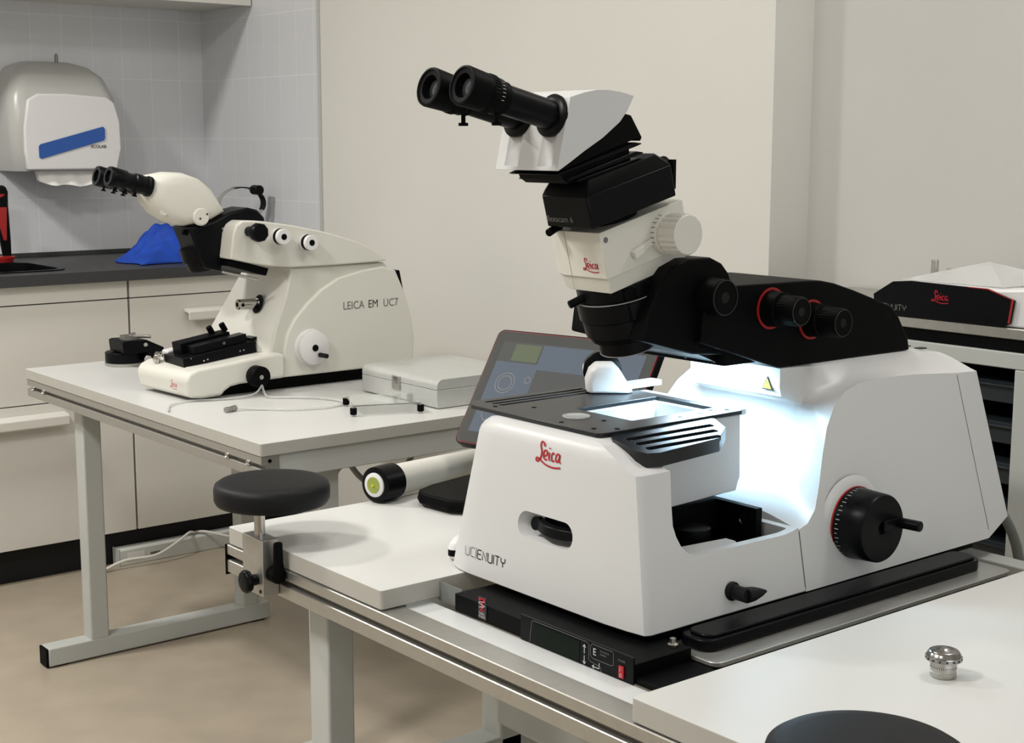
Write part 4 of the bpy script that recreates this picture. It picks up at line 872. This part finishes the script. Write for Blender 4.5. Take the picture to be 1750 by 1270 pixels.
# camera module
Yc0, Yc1 = 1.371, 1.470
cp = [(-.0735, Yc0+.002), (-.0715, Yc0), (.078, Yc0), (.088, Yc0+.012), (.088, Yc1+.01), (-.050, Yc1+.01), (-.0735, Yc1-.012)]
bm = newbm(); lprism(bm, cp, .1935, .2355); cmo = obj('camera_module', bm, m_satin, E, bevel=.0015)
bm = newbm(); lprism(bm, cp, .2353, .2530, 1.0, .80); obj('camera_roof', bm, m_black, E, bevel=.001)
bm = newbm()
for u_, r_ in ((.212, .010), (.230, .012)): rcyl(bm, Lc(.087, Yc0+.03, u_), Lc(.098, Yc0+.03, u_), r_, .001, 20)
box(bm, Lc(.087, 0, .205).x, Lc(.087, 0, .205).x+.006, Yc0+.012, Yc0+.06, Lc(.087, 0, .20).z, Lc(.087, 0, .24).z); obj('rear_connector', bm, m_black, cmo)
text('lettering', 'flexacam 6', .0115, Lc(-.0742, 1.4570, .2010), (0, -1, 0), uA, m_greyink, cmo, sx=1.05)
# bellows: plates fanning open from the front hinge
def fin(x0, z0, x1, z1, t, name, m, y0=1.386, y1=1.482):
    d_ = Vector((x1-x0, 0, z1-z0)).normalized(); n_ = Vector((-d_.z, 0, d_.x))*t/2
    bm = newbm(); P = [Vector((x0, 0, z0))-n_*.4, Vector((x0+.006, 0, z0))-n_, Vector((x1-.010, 0, z1-.002))-n_, Vector((x1, 0, z1))-n_*.3, Vector((x1, 0, z1))+n_*.3, Vector((x1-.012, 0, z1))+n_, Vector((x0+.006, 0, z0))+n_]
    prismY(bm, [(p.x, p.z) for p in P], y0, y1); return obj(name, bm, m, E, bevel=.0006)
fin(1.190, 1.3125, 1.335, 1.3500, .0035, 'bellows_plate', m_satin); fin(1.206, 1.3055, 1.338, 1.3385, .0035, 'bellows_plate', m_satin); fin(1.222, 1.3035, 1.3415, 1.3300, .0035, 'bellows_plate', m_satin)
bm = newbm(); prismY(bm, [(1.215, 1.300), (1.322, 1.3245), (1.316, 1.352), (1.20, 1.3165), (1.205, 1.306)], 1.392, 1.476); obj('bellows_core', bm, m_black, E)
bm = newbm(); prismY(bm, [(1.196, 1.3190), (1.200, 1.317), (1.255, 1.3355), (1.322, 1.356), (1.330, 1.353), (1.333, 1.358), (1.313, 1.386), (1.296, 1.389), (1.270, 1.376), (1.23, 1.352), (1.19, 1.328)], 1.383, 1.485); obj('tilt_wedge', bm, m_black, E, bevel=.0015)
# binocular head
hp = [(1.201, 1.4065), (1.225, 1.413), (1.245, 1.4165), (1.265, 1.417), (1.288, 1.4145), (1.309, 1.410), (1.2975, 1.391), (1.285, 1.377), (1.256, 1.357), (1.226, 1.341), (1.202, 1.327), (1.183, 1.3165), (1.1805, 1.3165)]
bm = newbm(); prismY(bm, hp, 1.374, 1.497); hdn = obj('binocular_head', bm, m_white, E)
c = newbm(); dF = Vector((.0195, 0, .090)).normalized(); nH = Vector((-dF.z, 0, dF.x))
for y in (1.4005, 1.4665): cyl(c, Vector((1.1795, y, 1.322))+nH*.010, Vector((1.2015, y, 1.4300))+nH*.010, .0185, n=40)
c2_ = None
cut(hdn, c); bev(hdn, .0015, 2)
for s in (-1, 1):
    y = 1.4335+s*.033; a = Vector((1.192, y, 1.3845)); d = Vector((-.1385, s*.0005, .0335)); L = d.length; dn = d.normalized()
    bm = newbm(); lathe(bm, a+dn*-.006, d, [(0, .020), (.001, .0268), (.006, .0272), (.008, .025), (.009, .0185), (.090, .0185)], 56); bt = obj('eyepiece_tube', bm, m_satin, E)
    bm = newbm(); lathe(bm, a, d, [(.078, .0185), (.080, .0205), (.088, .0205), (.090, .0222), (.099, .0222), (.100, .0240), (.108, .0240), (.1085, .0230), (L-.003, .0245), (L-.0005, .0238), (L, .0215), (L-.0015, .0205), (L-.002, .0150), (L-.008, .0135), (L-.012, .0125)], 72, cap=False, flute=(.965, (5, 6))); ep = obj('eyepiece', bm, m_black, E, smooth=35)
    bm = newbm(); lathe(bm, a+dn*(L-.0125), d, [(0, .0126), (.001, .0126), (.003, .009), (.004, .002)], 40); obj('lens', bm, m_glass, ep)
    bm = newbm(); p = a+dn*(.088); cyl(bm, p+Vector((0, 0, -.019)), p+Vector((.0, 0, -.031)), .0028, n=14); rcyl(bm, p+Vector((.0, 0, -.030)), p+Vector((.0, 0, -.034)), .0062, .0006, 18); obj('clamp_screw', bm, m_black, ep)
    bm = newbm()
    for i in range(7):
        ang = math.radians(20+i*9); x_, y_, z_ = basis(d)
        up = (Vector((0, 0, 1))-dn*dn.z).normalized(); si = dn.cross(up)
        rad = up*math.cos(math.radians(35+i*12))+ (si if si.y < 0 else -si)*math.sin(math.radians(35+i*12))
        c_ = a+dn*.0945+rad*.0226; ribbon(bm, [(0, -.0022), (0, .0022)], .0007, c_, dn.cross(rad), dn, smooth=False)
    obj('dioptre_marks', bm, m_whiteink, ep, fix=False)
# specimen holder behind the stage
sh = thing('specimen_holder', 'white specimen head with black ring standing behind the black stage', 'specimen holder', (1.48, 1.60, .9825))
hc = Vector((1.477, 1.612, 1.0115)); ha = Vector((-.62, -.78, .02)).normalized(); hr_ = Vector((.78, -.62, 0))
bm = newbm(); lathe(bm, hc-ha*.016, ha, [(0, .0265), (.002, .0290), (.020, .0290), (.022, .0265)], 56); obj('collar', bm, m_satin, sh)
hb_ = [(-.0255, -.0298), (-.0270, -.010), (-.0215, .006), (-.0115, .0150), (.0150, .0150), (.0250, .004), (.0460, -.0298)]
bm = newbm(); V = []
for f, k in ((.0061, 1.0), (.028, .98), (.036, .90), (.040, .72)):
    V.append([Vector((0, 0, 0))+hc+ha*f+hr_*(p[0]*k)+Vector((0, 0, 1))*(-.0298+(p[1]+.0298)*k) for p in hb_])
loft(bm, V); obj('body', bm, m_white, sh, bevel=.004, seg=3, smooth=35)
bm = newbm(); prismZ(bm, rrect(1.470, 1.580, 1.584, 1.610, .006), .9826, .990); obj('link_plate', bm, m_white, sh)

# ================================================================ items on the right table
# touch screen
mo = thing('touch_screen_monitor', 'black tilted touch screen with thin red edge behind the large microscope', 'monitor', (1.50, 2.02, .75))
aD = math.radians(104.4); dR = -Vector((math.cos(aD), math.sin(aD), 0)); bk = Vector((math.sin(aD), -math.cos(aD), 0)); tl = math.radians(36)
up = bk*math.sin(tl)+Vector((0, 0, 1))*math.cos(tl); nz = dR.cross(up).normalized(); A0 = Vector((1.506, 2.029, .829))
MW, MH = .345, .232
def mon(name, x0, x1, y0, y1, f, b, m, parent, r=.010, bevel=0):
    bm = newbm(); prism(bm, rrect(x0, x1, y0, y1, r, 5), lambda p: A0+dR*p[0]+up*p[1]+nz*f, lambda p: A0+dR*p[0]+up*p[1]-nz*b); return obj(name, bm, m, parent, bevel=bevel)
bz = mon('housing', 0, MW, 0, MH, 0, .016, m_satin, mo, .014, .001)
mon('red_edge', .0032, MW-.0032, .0032, MH-.0032, .0012, 0, m_redtext, bz, .013)
gl = mon('glass', .0041, MW-.0041, .0041, MH-.0041, .0018, 0, m_screen, mo, .012)
mon('screen_image', .022, MW-.022, .024, MH-.024, .0022, 0, m_ui3, gl, .001)
mon('image_left_panel', .023, .115, .026, MH-.065, .0025, 0, m_ui, gl, .001)
mon('image_button', .052, .108, MH-.062, MH-.028, .0027, 0, m_ui2, gl, .002)
mon('image_header', .112, MW-.023, MH-.075, MH-.026, .0026, 0, m_ui, gl, .001)
bm = newbm(); x_, y_, z_ = dR, up, nz
def mring(cx, cy, r):
    P = [(cx+r*math.cos(a*PI/16), cy+r*math.sin(a*PI/16)) for a in range(33)]; ribbon(bm, P, .0015, A0+nz*.0031, dR, up, smooth=False)
mring(.060, .125, .020); mring(.060, .125, .014); mring(.105, .135, .006); mring(.055, .065, .018); mring(.27, .15, .022)
obj('image_symbols', bm, m_greyink, gl, fix=False, smooth=0)
bm = newbm(); c0 = A0+dR*(MW*.30)+up*.02-nz*.016; rcyl(bm, (c0.x+.02, c0.y, .768), c0+Vector((.015, 0, .01)), .014, .001, 28); obj('neck', bm, m_black, mo)
bm = newbm(); bp2 = [(1.375, 1.87), (1.368, 1.94), (1.383, 1.968), (1.42, 1.985), (1.69, 2.045), (1.71, 2.0), (1.71, 1.78), (1.45, 1.78)]
prism(bm, bp2, lambda p: (p[0], p[1], .757), lambda p: (1.53+(p[0]-1.53)*.97, 1.91+(p[1]-1.91)*.97, .774)); prismZ(bm, [(1.53+(p[0]-1.53)*.85, 1.91+(p[1]-1.91)*.85) for p in bp2], .7505, .757)
bs = obj('base', bm, m_black, mo, bevel=.005, seg=3)
bm = newbm(); ribbon(bm, [(0, 0), (.020, 0)], .0012, (1.43, 1.89, .7750), (1, .2, 0), (0, 1, 0), smooth=False); ribbon(bm, [(0, 0), (.020, 0)], .0012, (1.475, 1.915, .7750), (1, .2, 0), (0, 1, 0), smooth=False); obj('base_marks', bm, m_greyink, bs, fix=False)
# white tube lamp lying on the desk
tb = thing('tube_adapter', 'white tapering tube with black collar and green socket end, lying down', 'tube adapter', (1.42, 2.02, .75))
dA = Vector((.206, .055, -.005)).normalized(); TO = Vector((1.327, 2.010, .7818))
bm = newbm(); lathe(bm, TO, dA, [(0, .0270), (.0015, .0300), (.014, .0308), (.046, .0308), (.0475, .0285)], 56); tc_ = obj('collar', bm, m_satin, tb)
bm = newbm(); lathe(bm, TO-dA*.0035, dA, [(0, .0190), (.001, .0205), (.0045, .0210)], 40); obj('white_ring', bm, m_dispw, tb)
bm = newbm(); lathe(bm, TO-dA*.0041, dA, [(0, .0138), (.0007, .0140)], 36); obj('green_disc', bm, m_green, tb)
bm = newbm(); ringm(bm, TO-dA*.0068, dA, .0010, .0022, .0030, 20); obj('contact', bm, m_yellow, tb)
bm = newbm(); lathe(bm, TO+dA*.0470, dA, [(0, .0268), (.03, .0265), (.12, .0245), (.23, .0215), (.25, .012)], 48); obj('tube_body', bm, m_cream, tb)
# small device
sd = thing('pointing_device', 'small white rounded device with black band beside large microscope left foot', 'device', (1.255, 1.655, .75))
bm = newbm(); V = []
for z, s in ((.7505, .86), (.753, .95), (.757, .99), (.7575, 1.0)): V.append([(1.275+.055*s*math.cos(q*PI/18), 1.655+.022*s*math.sin(q*PI/18), z) for q in range(36)])
loft(bm, V); obj('base', bm, m_dispw, sd)
bm = newbm(); V = []
for z, s in ((.7576, 1.0), (.767, 1.0)): V.append([(1.275+.055*s*math.cos(q*PI/18), 1.655+.022*s*math.sin(q*PI/18), z) for q in range(36)])
loft(bm, V); obj('band', bm, m_black, sd)
bm = newbm(); V = []
for z, s in ((.7671, 1.0), (.775, .95), (.782, .82), (.787, .55), (.789, .2)): V.append([(1.275+.055*s*math.cos(q*PI/18), 1.655+.022*s*math.sin(q*PI/18), z) for q in range(36)])
loft(bm, V); obj('shell', bm, m_dispw, sd, smooth=70)
# knurled chrome head
kh = thing('specimen_chuck', 'small knurled chrome mushroom shaped part standing on the right desk', 'specimen chuck', (1.382, .928, .75))
o_ = Vector((1.384, .930, .7505))
bm = newbm(); lathe(bm, o_, (0, 0, 1), [(0, .0140), (.001, .0148), (.006, .0148), (.0065, .0142), (.0095, .0142), (.010, .0150), (.015, .0146), (.017, .0140), (.0195, .0146)], 48); obj('stem', bm, m_alu, kh)
bm = newbm(); lathe(bm, o_, (0, 0, 1), [(.0190, .0175), (.0200, .0205), (.0245, .0200), (.0250, .0190), (.0252, .0196), (.0285, .0178), (.0305, .0160), (.0312, .0140), (.0314, .0080), (.0335, .0055), (.0340, .002)], 60); hk2 = obj('head', bm, m_knurl2, kh)
bm = newbm()
for i in range(16):
    a = 2*PI*i/16; lathe(bm, o_+Vector((.0200*math.cos(a), .0200*math.sin(a), .0222)), (math.cos(a), math.sin(a), 0), [(0, .0013), (.0008, .0013)], 10)
obj('head_holes', bm, m_ink, hk2)
bm = newbm()
for i in range(40):
    a = 2*PI*i/40; c_ = o_+Vector((.01495*math.cos(a), .01495*math.sin(a), .0122)); ribbon(bm, [(0, -.0015), (0, .0015)], .0005, c_, (-math.sin(a), math.cos(a), 0), (0, 0, 1), smooth=False)
obj('scale_marks', bm, m_ink, kh, fix=False)

# ================================================================ right-hand trolley against the recess wall
tr = thing('drawer_trolley', 'grey framed trolley with dark drawers against the recessed wall', 'trolley', (2.48, 1.55, 0))
BX = 2.30
bbox('top_board', BX, 2.69, .40, 2.10, 1.008, 1.028, m_alu, tr, bevel=.002)
bbox('shadow_gap', BX+.006, 2.68, .42, 2.08, .985, 1.0075, m_black, tr)
bbox('frame_rail', BX, BX+.03, .40, 2.10, .955, .9845, m_steel, tr, bevel=.002)
for y in (1.385, .42, 2.055):
    bbox('upright', BX, BX+.04, y, y+.045, 0.001, .9545, m_steel, tr, bevel=.002)
bbox('back_panel', 2.66, 2.685, .42, 2.09, .10, .98, m_black, tr)
for y0, y1 in ((1.432, 2.053),):
    for i in range(7):
        z1 = .925-.0745*i; bm = newbm(); box(bm, BX+.03, 2.62, y0, y1, z1-.038, z1); prismY(bm, [(BX+.018, z1-.005), (BX+.03, z1), (BX+.03, z1-.004), (BX+.020, z1-.008)], y0, y1); obj('drawer', bm, m_drawer, tr, bevel=.001)
bbox('floor_shelf', BX+.01, 2.65, .45, 2.05, .34, .375, m_drawer, tr)
bbox('side_cover', BX+.006, BX+.012, .46, 1.340, .03, .95, m_steel, tr)
bm = newbm(); tube(bm, [(1.975, 1.345, .80), (2.03, 1.30, .79), (2.10, 1.285, .70), (2.13, 1.285, .55), (2.14, 1.285, .40), (2.14, 1.285, .2), (2.14, 1.29, .01)], .0085)
tag(obj('power_lead', bm, m_gcable), 'grey cable hanging behind the large microscope, in front of trolley', 'cable')
# control unit on trolley
cu = thing('control_unit', 'white control unit with black front and red script, on the trolley', 'control unit', (2.42, 1.58, 1.028))
bm = newbm(); fp_ = [(1.735, 1.0290), (1.738, 1.066), (1.695, 1.0925), (1.655, 1.0965), (1.490, 1.0935), (1.437, 1.0775), (1.443, 1.0360), (1.455, 1.0290)]
prismX(bm, [(p[0], p[1]) for p in fp_], BX-.004, BX+.003); fp = obj('front_panel', bm, m_satin, cu, bevel=.0006)
bm = newbm(); prismX(bm, [(1.4365, 1.0785), (1.4425, 1.0365), (1.446, 1.0365), (1.4405, 1.0785)], BX-.0052, BX-.0040); prismX(bm, [(1.4365, 1.0785), (1.4400, 1.0785), (1.490, 1.0930), (1.530, 1.0936), (1.530, 1.0950), (1.489, 1.0948)], BX-.0052, BX-.0040); obj('red_edge', bm, m_red, fp)
bm = newbm(); prismX(bm, [(1.730, 1.0290), (1.734, 1.065), (1.69, 1.090), (1.655, 1.0938), (1.47, 1.0930), (1.400, 1.0990), (1.34, 1.0990), (1.34, 1.0290)], BX+.0032, 2.60); obj('housing', bm, m_dispw, cu, bevel=.004)
leica(fp, (BX-.0047, 1.606, 1.057), (0, -1, 0), (0, 0, 1), .036, m_redsw)
enuity(fp, (BX-.0047, 1.758-.022, 1.0390), (0, -1, 0), (0, 0, 1), .0105, m_greyink)
# clear plastic sheet and posts
bm = newbm(); a = [(BX+.03, 1.700, 1.0945), (BX+.03, 1.480, 1.0950), (BX+.20, 1.45, 1.1005), (BX+.12, 1.57, 1.132), (BX+.22, 1.74, 1.0965)]
v = [bm.verts.new(p) for p in a]; bm.faces.new((v[0], v[1], v[3])); bm.faces.new((v[1], v[2], v[3])); bm.faces.new((v[2], v[4], v[3])); bm.faces.new((v[4], v[0], v[3])); bm.faces.new((v[0], v[4], v[2], v[1]))
tag(obj('plastic_dust_cover', bm, m_clear2, smooth=0), 'folded cloudy plastic cover lying on the control unit', 'dust cover')
for (x, y, z0, z1, r, l) in ((2.51, 1.752, 1.0995, 1.120, .0075, 'tall metal peg standing behind the control unit'), (2.51, 1.715, 1.0995, 1.105, .007, 'short metal peg standing behind the control unit')):
    bm = newbm(); rcyl(bm, (x, y, 1.0285), (x, y, z1), r, .0008, 24); tag(obj('metal_peg', bm, m_alu), l, 'peg')
